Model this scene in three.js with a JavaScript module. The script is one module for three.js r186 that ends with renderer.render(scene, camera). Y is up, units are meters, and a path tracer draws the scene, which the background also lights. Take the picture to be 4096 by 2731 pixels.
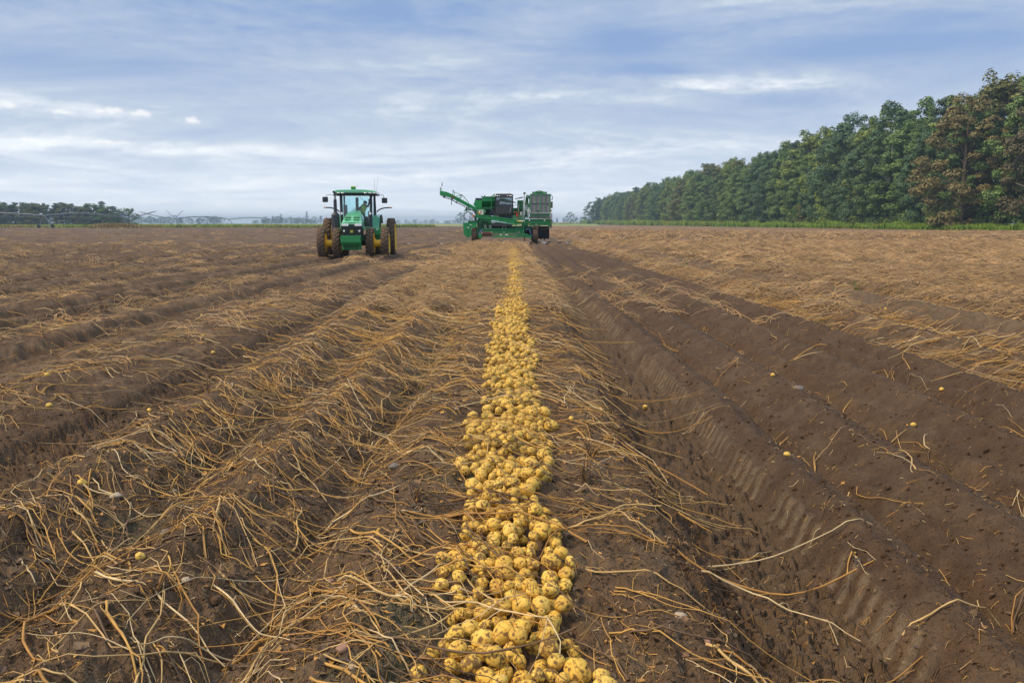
import * as THREE from 'three';
import { mergeGeometries } from 'three/addons/utils/BufferGeometryUtils.js';
import { RoundedBoxGeometry } from 'three/addons/geometries/RoundedBoxGeometry.js';
import { MarchingCubes } from 'three/addons/objects/MarchingCubes.js';
import { createNoise2D, createNoise3D } from 'simplex-noise';

// ---------------------------------------------------------------- camera, sky, sun, exposure
const scene = new THREE.Scene();
const camera = new THREE.PerspectiveCamera(46.4, 1024 / 682, 0.05, 9000);
camera.position.set(0, 1.5, 0);
camera.rotation.set(THREE.MathUtils.degToRad(-8.43), 0, 0);
const renderer = new THREE.WebGLRenderer({ antialias: true });
renderer.toneMapping = THREE.LinearToneMapping;
renderer.toneMappingExposure = 2.18;
renderer.shadowMap.enabled = true;

function mulberry(a) { return () => { a |= 0; a = a + 0x6D2B79F5 | 0; let t = Math.imul(a ^ a >>> 15, 1 | a); t = t + Math.imul(t ^ t >>> 7, 61 | t) ^ t; return ((t ^ t >>> 14) >>> 0) / 4294967296; }; }
const n2 = createNoise2D(mulberry(11)), n2b = createNoise2D(mulberry(12)), n3 = createNoise3D(mulberry(13));
const clamp = (x, a, b) => x < a ? a : x > b ? b : x, lerp = (a, b, t) => a + (b - a) * t;
const smooth = (a, b, x) => { const t = clamp((x - a) / (b - a), 0, 1); return t * t * (3 - 2 * t); };
const mix3 = (a, b, t) => [lerp(a[0], b[0], t), lerp(a[1], b[1], t), lerp(a[2], b[2], t)];

// a high, layered stratus deck with a few thin bright breaks; -z is azimuth 0
{
  const W = 4096, Hh = 2048, data = new Float32Array(W * Hh * 4);
  const fbm3 = (x, y, z, o) => { let s = 0, a = 1, t = 0; for (let i = 0; i < o; i++) { s += a * n3(x, y, z); t += a; a *= 0.55; x *= 2.03; y *= 2.03; z *= 2.03; } return s / t; };
  const blue = [0.19, 0.285, 0.48], grey = [0.355, 0.425, 0.535], white = [0.77, 0.785, 0.79], hor = [0.88, 0.93, 0.98];
  // [azimuth, elevation, half width, half height, strength] of the banks and breaks in the deck
  const banks = [
    [-0.56, 0.165, 0.22, 0.026, -0.40], [-0.30, 0.105, 0.20, 0.014, -0.22], [-0.60, 0.122, 0.16, 0.012, 0.42], [-0.62, 0.066, 0.07, 0.012, -0.5], [-0.42, 0.083, 0.22, 0.008, 0.32],
    [-0.15, 0.20, 0.22, 0.035, -0.05], [0.02, 0.158, 0.14, 0.022, 0.22], [0.27, 0.159, 0.10, 0.013, 0.46], [0.21, 0.168, 0.05, 0.007, 0.28], [0.16, 0.180, 0.055, 0.005, -0.32],
    [0.24, 0.130, 0.14, 0.015, -0.2], [0.42, 0.192, 0.16, 0.018, -0.42], [0.13, 0.215, 0.06, 0.03, -0.34], [0.40, 0.255, 0.12, 0.014, 0.30], [0.55, 0.14, 0.14, 0.04, -0.32], [0.18, 0.088, 0.16, 0.012, 0.12], [-0.55, 0.24, 0.25, 0.03, 0.05],
    [-0.1, 0.245, 0.14, 0.02, -0.12], [0.36, 0.150, 0.06, 0.012, 0.2],
  ];
  // small bright cumulus puffs low on the left
  const puffs = [[-0.615, 0.1235, 0.020, 0.0046], [-0.565, 0.1205, 0.026, 0.0042], [-0.503, 0.117, 0.012, 0.0026], [-0.46, 0.1205, 0.016, 0.0035], [-0.425, 0.1195, 0.010, 0.0032], [-0.371, 0.1135, 0.0075, 0.0042], [-0.52, 0.0865, 0.022, 0.002], [-0.46, 0.0875, 0.026, 0.0018]];
  for (let j = 0; j < Hh; j++) {
    const el = ((j + 0.5) / Hh - 0.5) * Math.PI;
    for (let i = 0; i < W; i++) {
      const phi = ((i + 0.5) / W - 0.5) * 2 * Math.PI, dx = Math.cos(phi), dz = Math.sin(phi), k = (j * W + i) * 4;
      let c = [0.30, 0.31, 0.33];
      if (el > 0) {
        const az = Math.atan2(dx, -dz);
        const up = Math.sin(el) + 0.07, px = dx * Math.cos(el) / up, pz = dz * Math.cos(el) / up;  // the deck overhead, seen in perspective
        const wx = n3(px * 0.35, pz * 0.35, 3.1) * 0.5, wz = n3(px * 0.35, pz * 0.35, 7.7) * 0.5;
        const broad = fbm3(px * 0.42 + wx, pz * 0.75 + wz, 0.0, 4);
        const streak = fbm3(dx * 5 + wx * .5, dz * 5 + wz * .3, el * 34 + wz * 1.6 + 0.9 * az + broad * .6, 5);
        const wisp = fbm3(dx * 20 + broad * 1.5, dz * 20 + streak, el * 85 + az * 5 + streak * .8, 5);
        let m = 0.41 + 0.33 * broad + 0.12 * streak + 0.15 * wisp + 0.36 * Math.exp(-el / 0.085) - 0.21 * smooth(0.12, 0.26, el) + 0.5 * smooth(0.27, 0.75, el);
        for (const b of banks) { const u = (az - b[0] + 0.03 * broad) / b[2], v = (el - b[1] + 0.008 * streak) / b[3], q = u * u + v * v; if (q < 7) m += b[4] * Math.exp(-q) * (0.85 + 0.45 * wisp + 0.25 * streak); }
        m = clamp(m, 0, 1.15);
        c = m < 0.5 ? mix3(blue, grey, m / 0.5) : mix3(grey, white, clamp((m - 0.5) / 0.6, 0, 1));
        c = mix3(c, hor, 0.8 * Math.exp(-el / 0.058));
        for (const p of puffs) { const u = (az - p[0]) / p[2], v = (el - p[1]) / p[3], q = u * u + (v > 0 ? v * v : v * v * 2.2) + 2.2 * wisp + 1.5 * fbm3(dx * 90, dz * 90, el * 160, 3); if (q < 1.6) c = mix3(c, [0.86, 0.84, 0.80], 0.6 * smooth(1.6, -.4, q)); }
      }
      data[k] = c[0] * .65; data[k + 1] = c[1] * .65; data[k + 2] = c[2] * .65; data[k + 3] = 1;
    }
  }
  const sky = new THREE.DataTexture(data, W, Hh, THREE.RGBAFormat, THREE.FloatType);
  sky.mapping = THREE.EquirectangularReflectionMapping; sky.magFilter = THREE.LinearFilter; sky.needsUpdate = true;
  scene.background = sky; scene.environment = sky;
}
const sun = new THREE.DirectionalLight(0xffe0b4, 1.5);
sun.position.set(-64, 74, 18); sun.target.position.set(0, 0, 0);
sun.castShadow = true; sun.shadow.radius = 20; sun.shadow.mapSize.set(2048, 2048);
Object.assign(sun.shadow.camera, { left: -160, right: 160, top: 160, bottom: -160, near: 1, far: 400 });
scene.add(sun, sun.target);
scene.fog = new THREE.FogExp2(new THREE.Color(0.50, 0.73, 1.0), 0.00034);

// ---------------------------------------------------------------- helpers
const taken = {};
function numbered(name) { const n = taken[name] = (taken[name] ?? -1) + 1; return n ? `${name}_${String(n).padStart(3, '0')}` : name; }
function tag(o, label, category, group, kind) { o.userData.label = label; o.userData.category = category; if (group) o.userData.group = group; if (kind) o.userData.kind = kind; return o; }
function base(name, pos = [0, 0, 0], turn = 0) { const g = new THREE.Group(); g.name = numbered(name); g.position.set(...pos); g.rotation.y = turn; scene.add(g); return g; }
function plainGeo(g) { g = g.index ? g.toNonIndexed() : g; for (const k of Object.keys(g.attributes)) if (!['position', 'normal', 'uv'].includes(k)) g.deleteAttribute(k); return g; }
function part(name, geos, mat, parent) {
  const list = (Array.isArray(geos) ? geos : [geos]);
  const m = new THREE.Mesh(list.length > 1 ? mergeGeometries(list.map(plainGeo)) : list[0], mat);
  m.name = parent === scene ? numbered(name) : name; m.castShadow = m.receiveShadow = true; parent.add(m); return m;
}
const lin = (r, g, b) => new THREE.Color().setRGB(r, g, b);
const std = (c, rough = 0.6, metal = 0, extra = {}) => new THREE.MeshStandardMaterial({ color: lin(...c), roughness: rough, metalness: metal, ...extra });
const V = (x, y, z) => new THREE.Vector3(x, y, z);
function box(w, h, d, x = 0, y = 0, z = 0, r = 0.02, rot) { const g = r > 0 ? new RoundedBoxGeometry(w, h, d, 1, Math.min(r, w * .45, h * .45, d * .45)) : new THREE.BoxGeometry(w, h, d); if (rot) { g.rotateX(rot[0]); g.rotateY(rot[1]); g.rotateZ(rot[2]); } return g.translate(x, y, z); }
function bar(a, b, r, r2 = r, sides = 8) { const A = V(...a), B = V(...b), d = B.clone().sub(A), L = d.length(); const g = new THREE.CylinderGeometry(r2, r, L, sides); g.applyQuaternion(new THREE.Quaternion().setFromUnitVectors(V(0, 1, 0), d.normalize())); const c = A.add(B).multiplyScalar(.5); return g.translate(c.x, c.y, c.z); }
function beam(a, b, w, h) { const A = V(...a), B = V(...b), d = B.clone().sub(A), L = d.length(); const g = new THREE.BoxGeometry(w, h, L); const m = new THREE.Matrix4().lookAt(V(0, 0, 0), d.clone().negate(), Math.abs(d.y) > .98 * L ? V(1, 0, 0) : V(0, 1, 0)); g.applyMatrix4(m); const c = A.add(B).multiplyScalar(.5); return g.translate(c.x, c.y, c.z); }
function hose(pts, r, seg = 24, sides = 6) { return new THREE.TubeGeometry(new THREE.CatmullRomCurve3(pts.map(p => V(...p))), seg, r, sides); }
function disc(r, h, axis, x, y, z, sides = 28) { const g = new THREE.CylinderGeometry(r, r, h, sides); if (axis === 'x') g.rotateZ(Math.PI / 2); if (axis === 'z') g.rotateX(Math.PI / 2); return g.translate(x, y, z); }
function plate(pts, z, depth, bevel = 0.01) { const s = new THREE.Shape(pts.map(p => new THREE.Vector2(p[0], p[1]))); const g = new THREE.ExtrudeGeometry(s, { depth: depth - 2 * bevel, bevelEnabled: bevel > 0, bevelThickness: bevel, bevelSize: bevel, bevelOffset: -bevel, bevelSegments: 1, curveSegments: 10 }); return g.translate(0, 0, z - depth + bevel); }
function makeTex(w, h, fn, srgb) { const d = new Uint8Array(w * h * 4); for (let j = 0; j < h; j++) for (let i = 0; i < w; i++) { const c = fn(i, j), k = (j * w + i) * 4; d[k] = clamp(c[0], 0, 255); d[k + 1] = clamp(c[1], 0, 255); d[k + 2] = clamp(c[2], 0, 255); d[k + 3] = 255; } const t = new THREE.DataTexture(d, w, h); t.wrapS = t.wrapT = THREE.RepeatWrapping; t.magFilter = THREE.LinearFilter; t.minFilter = THREE.LinearMipmapLinearFilter; t.generateMipmaps = true; if (srgb) t.colorSpace = THREE.SRGBColorSpace; t.needsUpdate = true; return t; }
// tiling noise: value noise on a wrapped lattice
function tileNoise(seed, size, cells) { const r = mulberry(seed), g = new Float32Array(cells * cells).map(() => r()); return (i, j) => { const x = i / size * cells, y = j / size * cells, x0 = Math.floor(x), y0 = Math.floor(y), fx = x - x0, fy = y - y0, u = fx * fx * (3 - 2 * fx), v = fy * fy * (3 - 2 * fy), a = (p, q) => g[((q % cells + cells) % cells) * cells + ((p % cells) + cells) % cells]; return lerp(lerp(a(x0, y0), a(x0 + 1, y0), u), lerp(a(x0, y0 + 1), a(x0 + 1, y0 + 1), u), v); }; }
// ---------------------------------------------------------------- the field: ridges, furrows and wheel tracks that run away along -z
const PROFILE = [[-4.3, .07], [-3.75, .03], [-3.48, -.01], [-3.3, -.10], [-2.95, -.13], [-2.78, -.02], [-2.62, .09], [-2.35, .14], [-2.1, .06], [-1.86, -.06], [-1.65, .05], [-1.38, .14], [-1.12, .05], [-.92, -.06], [-.72, .05], [-.5, .105], [-.3, .085], [0, .065], [.3, .08], [.55, .095], [.70, .07], [.82, -.005], [.98, -.13], [1.05, -.15], [1.36, -.15], [1.43, -.10], [1.53, .04], [1.66, .11], [1.79, .06], [1.9, -.05], [2.02, .04], [2.28, .165], [2.5, .08], [2.7, -.08], [2.9, .06], [3.17, .19], [3.4, .08], [3.62, -.08], [3.85, .07], [4.07, .17], [4.3, .05], [4.5, -.11], [4.72, .05], [5.05, .19]];
const LUG_TRACKS = [[-5.45, .34, .08], [-7.3, .28, .10], [-8.2, .28, .10], [-10.9, .34, .11], [-12.9, .34, .11], [-16.4, .38, .13], [-18.6, .38, .13], [-22.5, .45, .15], [-27, .5, .15], [-33, .55, .16], [-41, .6, .16], [-50, .7, .18]];
function profile(x) {
  if (x >= 5.05) return .06 + .13 * Math.cos(2 * Math.PI * (x - 5.05) / .914) * smooth(60, 25, x) - .06 * smooth(.5, .2, Math.abs(x - 6.5));
  if (x <= -4.3) return .03 + .04 * Math.cos(2 * Math.PI * (x + 4.3) / .914);
  let k = 0; while (x > PROFILE[k + 1][0]) k++;
  const a = PROFILE[k], b = PROFILE[k + 1], t = (x - a[0]) / (b[0] - a[0]);
  return lerp(a[1], b[1], t * t * (3 - 2 * t));
}
const rowShift = z => .03 * n2(z * .33, 5.5) + .06 * n2(z * .06, 9.5);
const cellR = (i, j) => { const s = Math.sin(i * 127.1 + j * 311.7) * 43758.5453; return s - Math.floor(s); };
function worley(x, y) { const ix = Math.floor(x), iy = Math.floor(y); let a = 9, b = 9; for (let i = -1; i < 2; i++) for (let j = -1; j < 2; j++) { const cx = ix + i + cellR(ix + i, iy + j), cy = iy + j + cellR(iy + j + 57, ix + i + 13), d = Math.hypot(x - cx, y - cy); if (d < a) { b = a; a = d; } else if (d < b) b = d; } return [a, b]; }
function macro(x, z) { const D = -z; return -.10 * smooth(12, 34, D) * (1 - smooth(75, 150, D)) + .25 * smooth(70, 95, x) + .10 * n2(x * .012, z * .012) * smooth(60, 200, D); }
function ground(x, z, fine = 1) {
  const D = -z, xs = x + rowShift(z);
  let h = profile(xs) + macro(x, z);
  const bed = smooth(-2.8, -2.6, xs) * smooth(.75, .6, xs), wild = smooth(4.4, 4.8, xs), left = smooth(-3.5, -3.8, xs);
  h += (.010 + .020 * bed + .016 * wild + .02 * left) * n2(x * 2.6, z * 2.1) + (.006 + .012 * bed + .014 * wild + .012 * left) * n2(x * 7, z * 6.1 + 40);
  h += .02 * bed * n2(x * 1.1 + 9, z * .9);
  for (const t of LUG_TRACKS) { const u = Math.abs(xs - t[0]); if (u < t[1] * 1.6) h -= t[2] * smooth(t[1] * 1.5, t[1] * .9, u) * (.75 + .5 * smooth(-.2, .6, Math.sin(z * 22 + (xs - t[0]) * 9))); }
  const lug = smooth(1.38, 1.43, xs) * smooth(1.55, 1.48, xs);
  if (lug > 0) { const q = ((z + xs * .35 + .012 * n2(z * 5, 3)) / .117 % 1 + 1) % 1; h -= .016 * lug * smooth(.36, .16, Math.abs(q - .5)) * smooth(-.9, -.1, n2(z * 1.7, 8)); h += lug * (.010 * n2b(x * 16, z * 14) + .007 * n2b(x * 40, z * 36)); }
  if (fine && D < 32) {
    const w = smooth(32, 12, D), floor = smooth(.92, 1.02, xs) * smooth(1.46, 1.38, xs), slope = smooth(.66, .76, xs) * smooth(1.06, .94, xs);
    const track = smooth(-3.5, -3.35, xs) * smooth(-2.75, -2.95, xs);
    h += w * (.007 + .007 * bed) * n2b(x * 19, z * 17) + w * .0055 * n2b(x * 41, z * 38) + w * .003 * n2b(x * 80, z * 76);
    if (floor + track > 0) { const q = worley(x * 15 + n2(x * 6, z * 6) * .5, z * 13); h += w * .045 * Math.max(floor, track * .7) * (smooth(.03, .30, q[1] - q[0]) * (.5 + .8 * cellR(Math.floor(x * 15), Math.floor(z * 13) + 3)) - .5) + w * floor * .018 * n2b(x * 9 + 3, z * 9); }
    if (slope > 0) h += w * slope * (.024 * Math.abs(n2b(x * 24, z * 20)) + .026 * n2b(x * 9, z * 7) + .013 * n2b(x * 50, z * 46));
    const ridge = smooth(1.5, 1.6, xs) * smooth(4.5, 4.3, xs);
    if (ridge > 0) { const q = worley(x * 17, z * 17); h += w * ridge * .005 * smooth(.32, .06, q[0]) * smooth(.2, .6, cellR(Math.floor(x * 9), Math.floor(z * 9))); }
  }
  return h;
}
const FRESH = [.069, .039, .019], CRUST = [.120, .080, .046], PACKED = [.104, .069, .040], LEFTSOIL = [.096, .058, .031], MOSS = [.066, .066, .038], PALE = [.172, .130, .086], LITTER = [.24, .165, .098];
function soil(x, z) {
  const D = -z, xs = x + rowShift(z), a = n2(x * 1.7, z * 1.5), b = n2(x * 6 + 20, z * 5), c0 = n2(x * .35, z * .2 + 7);
  const bed = smooth(-2.75, -2.55, xs + .05 * b) * smooth(.78, .62, xs + .06 * b), wild = smooth(4.35, 4.75, xs + .1 * b), left = smooth(-3.4, -3.9, xs);
  let c = mix3(FRESH, PACKED, clamp(.25 + .35 * a + .25 * b, 0, 1));
  c = mix3(c, CRUST, bed * clamp(.62 + .30 * a + .32 * b, 0, 1));
  c = mix3(c, LEFTSOIL, left * .8); c = mix3(c, CRUST, left * clamp(.15 + .45 * a + .2 * b, 0, .7));
  c = mix3(c, CRUST, wild * clamp(.35 + .4 * a + .3 * b, 0, 1));
  const floor = smooth(.96, 1.04, xs + .03 * b) * smooth(1.44, 1.38, xs);
  c = mix3(c, PACKED, floor * .75);
  const lug = smooth(1.40, 1.44, xs) * smooth(1.55, 1.50, xs);
  if (lug > 0) { const q = ((z + xs * .5) / .117 % 1 + 1) % 1; c = mix3(c, PALE, lug * .8 * smooth(.34, .2, Math.abs(q - .5) + .08 * b) * smooth(-.9, -.1, n2(z * 1.7, 8))); }
  for (const v of [-1.86, -.92, -.35]) c = mix3(c, MOSS, .75 * smooth(.22, .05, Math.abs(xs - v) + .08 * b) * smooth(.25, .6, n2(z * .55 + v * 9, v * 3)));
  const grey = smooth(.75, .5, Math.abs(xs - 6.55) + .1 * b); c = mix3(c, PALE, grey * .35);
  c = mix3(c, LITTER, wild * (1 - grey) * .40 * smooth(.0, .6, n2(x * 4.4, z * 3.6) + .3 * a + .35 * smooth(20, 60, D)) + left * .35 * smooth(.15, .6, n2(x * 2.2, z * .9) + .2 * b));
  const far = smooth(35, 75, D);
  if (far > 0) { const s = n2(x * 1.3, z * .16), s2 = n2(x * .4, z * .05 + 3); c = mix3(c, x > 4.5 ? mix3([.27, .175, .100], [.15, .098, .058], clamp(.4 + .5 * s + .3 * s2, 0, 1)) : mix3([.150, .098, .058], [.085, .055, .033], clamp(.5 + .5 * s + .5 * s2, 0, 1)), far * .85); }
  const verge = smooth(85.5, 87.5, x + 1.2 * n2(z * .05, 3)); if (verge > 0) c = mix3(c, mix3([.10, .19, .035], [.17, .21, .06], .5 + .5 * n2(x * .1, z * .03)), verge);
  const v = 1 + .12 * c0 + .13 * n2b(x * 13, z * 13) + .10 * b;
  return [c[0] * v, c[1] * v, c[2] * v];
}
// grain of sandy loam: fine grit, crumbs and chaff, 1.6 m to a tile
const soilMaps = (() => {
  const S = 1024, a = tileNoise(21, S, 512), b = tileNoise(22, S, 200), c = tileNoise(23, S, 70), e = tileNoise(24, S, 18), r = mulberry(25);
  const hgt = new Float32Array(S * S), col = new Float32Array(S * S * 3);
  for (let j = 0; j < S; j++) for (let i = 0; i < S; i++) {
    const k = j * S + i, g = .34 * a(i, j) + .33 * b(i, j) + .22 * c(i, j) + .11 * e(i, j); hgt[k] = g;
    const v = .5 * (.62 + .76 * (.45 * a(i, j) + .3 * b(i, j) + .25 * c(i, j)));
    col[k * 3] = v * (1 + .05 * (e(i, j) - .5)); col[k * 3 + 1] = v; col[k * 3 + 2] = v * (1 - .08 * (e(i, j) - .5));
  }
  for (let n = 0; n < 2600; n++) {                                   // crumbs
    const x = r() * S, y = r() * S, R = 1.5 + 4 * r() * r(), t = .75 + .5 * r();
    for (let dj = -6; dj <= 6; dj++) for (let di = -6; di <= 6; di++) { const q = Math.hypot(di, dj * (1 + .3 * r())) / R; if (q < 1) { const k = (((y + dj | 0) + S) % S) * S + ((x + di | 0) + S) % S; hgt[k] += .35 * Math.sqrt(1 - q * q); for (let m = 0; m < 3; m++) col[k * 3 + m] *= lerp(1, t, .6); } }
  }
  for (let n = 0; n < 1500; n++) {                                   // chaff
    let x = r() * S, y = r() * S; const an = r() * 6.28, L = 2 + 9 * r() * r(), t = .6 + .5 * r();
    for (let q = 0; q < L; q++) { const k = (((y | 0) + S) % S) * S + ((x | 0) + S) % S; col[k * 3] = .95 * t; col[k * 3 + 1] = .85 * t; col[k * 3 + 2] = .62 * t; hgt[k] += .12; x += Math.cos(an); y += Math.sin(an); }
  }
  const map = makeTex(S, S, (i, j) => { const k = (j * S + i) * 3; return [col[k] * 255, col[k + 1] * 255, col[k + 2] * 255]; });
  const bump = makeTex(S, S, (i, j) => { const v = hgt[j * S + i] * 200; return [v, v, v]; });
  return { map, bump };
})();
const soilMat = new THREE.MeshStandardMaterial({ color: 0xffffff, vertexColors: true, map: soilMaps.map, bumpMap: soilMaps.bump, bumpScale: .020, roughness: .95 });
function sheet(name, rows, cols, halfWidth, ofs, fine) {
  const nr = rows.length, pos = new Float32Array(nr * cols * 3), col = new Float32Array(nr * cols * 3), uv = new Float32Array(nr * cols * 2), idx = [];
  for (let j = 0; j < nr; j++) for (let i = 0; i < cols; i++) {
    const z = -rows[j], t = i / (cols - 1) * 2 - 1, x = t * halfWidth(rows[j]), k = j * cols + i, c = soil(x, z);
    pos.set([x, ground(x, z, fine) + ofs, z], k * 3); col.set([c[0] * 2, c[1] * 2, c[2] * 2], k * 3); uv.set([x / 1.6, z / 1.6], k * 2);
  }
  for (let j = 0; j < nr - 1; j++) for (let i = 0; i < cols - 1; i++) { const a = j * cols + i, b = a + 1, c = a + cols, d = c + 1; idx.push(a, b, c, b, d, c); }
  const g = new THREE.BufferGeometry(); g.setAttribute('position', new THREE.BufferAttribute(pos, 3)); g.setAttribute('color', new THREE.BufferAttribute(col, 3)); g.setAttribute('uv', new THREE.BufferAttribute(uv, 2)); g.setIndex(idx); g.computeVertexNormals();
  const m = new THREE.Mesh(g, soilMat); m.name = name; m.castShadow = m.receiveShadow = true; m.userData.kind = 'structure'; scene.add(m); return m;
}
{
  const near = []; for (let d = -3; d < .9; d += .12) near.push(d); for (let d = .9; d < 66; d *= 1.0068) near.push(d);
  sheet('field_ground', near, 760, d => 1.02 * (Math.abs(d) + 1.3) * .78 + .4, 0, 1);
  const last = near[near.length - 1], far = []; for (let d = last - .3; d < 4200; d *= 1.035) far.push(d);
  sheet('distant_ground', far, 260, d => 1.02 * (d + 1.3) * .78 + 30, -.004, 0);
}
tag(scene.getObjectByName('field_ground'), 'brown ploughed potato field with long ridges and wheel tracks', 'field');
tag(scene.getObjectByName('distant_ground'), 'flat far field reaching the horizon', 'field');

// ---------------------------------------------------------------- potatoes
const skins = [0, 1, 2, 3].map(v => {
  const W = 256, Hh = 128, r = mulberry(300 + v), off = v * 31.7;
  return makeTex(W, Hh, (i, j) => {
    const th = i / W * 2 * Math.PI, ph = (j / Hh - .5) * Math.PI, x = Math.cos(th) * Math.cos(ph), y = Math.sin(ph), z = Math.sin(th) * Math.cos(ph);
    const a = n3(x * 1.1 + off, y * 1.1, z * 1.1), b = n3(x * 2.3 + off, y * 2.3, z * 2.3 + 5), c = n3(x * 6 + off, y * 6, z * 6 + 9), d = n3(x * 22, y * 22 + off, z * 22);
    const skin = mix3([241, 211, 106], [222, 177, 76], clamp(.45 + .4 * a + .25 * b, 0, 1));
    const dirt = smooth([.34, .20, .06, -.25][v], [.74, .62, .52, .2][v], .65 * a + .5 * b + .16 * c + .08 * d), thin = .30 * smooth(.0, .8, b + .5 * c);
    let k = mix3(skin, [132, 98, 58], thin); k = mix3(k, mix3([84, 64, 45], [126, 100, 68], .5 + .5 * c), dirt * .8);
    if (d > .78) k = mix3(k, [112, 82, 44], .7);
    return k;
  }, true);
});
const potatoMats = [[1, 1, 1], [.84, .79, .70], [.96, .90, .74]].flatMap(c => skins.map((t, k) => new THREE.MeshStandardMaterial({ map: t, color: lin(...c), roughness: .66 + .08 * k, bumpMap: t, bumpScale: .0008 })));
const stuffPotatoMat = new THREE.MeshStandardMaterial({ map: skins[1], color: 0xffffff, roughness: .7 });
function potatoShape(seed, detail) {
  const g = new THREE.SphereGeometry(1, detail, Math.round(detail * .7)), p = g.attributes.position, r = mulberry(seed), sx = 1.0 + .55 * r() * r(), sy = .86 + .1 * r(), sz = .9 + .12 * r(), o = seed * 3.7, bend = .16 * (r() - .5);
  for (let i = 0; i < p.count; i++) { const x = p.getX(i), y = p.getY(i), z = p.getZ(i), k = 1 + .075 * n3(x * .9 + o, y * .9, z * .9) + .014 * n3(x * 3 + o, y * 3, z * 3); p.setXYZ(i, x * k * sx, (y * sy + bend * x * x) * k, z * k * sz); }
  g.computeVertexNormals();
  // weld the seam's shading
  const nn = g.attributes.normal, w = detail + 1; for (let j = 0; j <= Math.round(detail * .7); j++) { const a = j * w, b = j * w + detail; const v = V(nn.getX(a) + nn.getX(b), nn.getY(a) + nn.getY(b), nn.getZ(a) + nn.getZ(b)).normalize(); nn.setXYZ(a, v.x, v.y, v.z); nn.setXYZ(b, v.x, v.y, v.z); }
  g.userData.sx = sx; return g;
}
const potatoGeos = Array.from({ length: 14 }, (_, k) => potatoShape(40 + k, 22)), potatoLow = Array.from({ length: 4 }, (_, k) => potatoShape(80 + k, 10));
const heap = new Map(), cellKey = (x, z) => Math.floor(x / .14) + ',' + Math.floor(z / .14), potatoes = [];
function neighbours(x, z) { const out = [], i = Math.floor(x / .14), j = Math.floor(z / .14); for (let a = -1; a < 2; a++) for (let b = -1; b < 2; b++) { const l = heap.get((i + a) + ',' + (j + b)); if (l) out.push(...l); } return out; }
{
  const r = mulberry(77);
  for (let D = 1.6; D < 56; D += .0) {
    const dens = D < 10 ? .95 : D < 20 ? .75 : D < 34 ? .7 : .6;
    // the windrow narrows and widens, and thins out where vines lie across it
    const mid = .03 * n2(D * .5, 2) - .015 + .10 * smooth(6, 30, D), half = .225 + .055 * n2(D * .9, 8) + (D < 2.35 ? .05 : 0) + .20 * smooth(10, 36, D), thin = smooth(.3, .6, n2(D * .55 + 3, 17)) * smooth(4.5, 6, D);
    const tries = 3;
    for (let q = 0; q < tries; q++) {
      const z = -(D + .05 * (r() - .5)), x = mid + half * (r() + r() - 1) * 1.18, s = .021 + .024 * r() * (.4 + .6 * r()) + (r() < .10 ? .010 : 0);
      if (r() < thin * .7 || r() > dens) continue;
      let y = ground(x, z) + s * .62, bad = false;
      for (const p of neighbours(x, z)) { const d = Math.hypot(p.x - x, p.z - z), R = (p.r + s) * .95; if (d < R) { if (d < R * .35) { bad = true; break; } y = Math.max(y, p.y + Math.sqrt(R * R - d * d)); } }
      if (bad || y - ground(x, z) > .088 - .12 * Math.abs(x - mid)) continue;
      const P = { x, y, z, r: s, a: r() * 6.28, b: (r() - .5) * 1.1, c: (r() - .5) * 1.1, g: Math.floor(r() * 14), m: r() < .2 ? 0 : r() < .42 ? 1 : r() < .74 ? 2 : 3, D };
      potatoes.push(P); const k = cellKey(x, z); if (!heap.has(k)) heap.set(k, []); heap.get(k).push(P);
    }
    D += .0052 * (1 + D * .02);
  }
}
const heapTop = (x, z) => { let h = -9; for (const p of neighbours(x, z)) { const d = Math.hypot(p.x - x, p.z - z); if (d < p.r) h = Math.max(h, p.y + Math.sqrt(p.r * p.r - d * d) * .9); } return h; };
{
  const inView = p => Math.abs(p.x) < .64 * p.D + .05 && p.D > 1.93;
  const near = potatoes.filter(inView).sort((a, b) => a.D - b.D - (a.y - b.y) * 2), picked = new Set(near.slice(0, 285));
  const place = (o, p) => { const sc = p.r / 1.0; o.position.set(p.x, p.y, p.z); o.rotation.set(p.b, p.a, p.c); o.scale.setScalar(sc); };
  const words = ['clean pale yellow', 'yellow lightly soiled', 'yellow patchy muddy', 'brown mud-caked'];
  const zones = [[2.5, 'at the front end of the row'], [3.2, 'in the wide front stretch of the row'], [4.2, 'behind the widest part of the row'], [99, 'in the narrowing part of the row']];
  for (const p of picked) {
    const m = part('potato', potatoGeos[p.g], potatoMats[p.m + 4 * (p.g % 3)], scene); place(m, p);
    const size = p.r > .042 ? 'large ' : p.r < .030 ? 'small ' : '', zone = zones.find(q => p.D < q[0])[1];
    tag(m, `${size}${words[p.m]} potato ${zone}`, 'potato', `potatoes ${zone}: ${size}${words[p.m]}`);
  }
  const rest = potatoes.filter(p => !picked.has(p)), o = new THREE.Object3D(), col = new THREE.Color();
  const grp = base('distant_potatoes'); tag(grp, 'long windrow of potatoes running away to the harvester', 'potatoes', null, 'stuff');
  potatoLow.forEach((g, k) => {
    const mine = rest.filter((_, i) => i % 4 === k), im = new THREE.InstancedMesh(g, stuffPotatoMat, mine.length); im.name = 'potato_mass'; im.userData.kind = 'stuff'; im.castShadow = im.receiveShadow = true;
    mine.forEach((p, i) => { place(o, p); o.updateMatrix(); im.setMatrixAt(i, o.matrix); const d = p.m === 3 ? .55 : .8 + .2 * ((p.a * 7) % 1); im.setColorAt(i, col.setRGB(d, d * .98, d * .92)); });
    grp.add(im);
  });
  console.log('potatoes', potatoes.length);
}
const surf = (x, z) => { const g = ground(x, z); if (Math.abs(x) < .6 && z > -22) { const t = heapTop(x, z); if (t > g) return t; } return g; };
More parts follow.
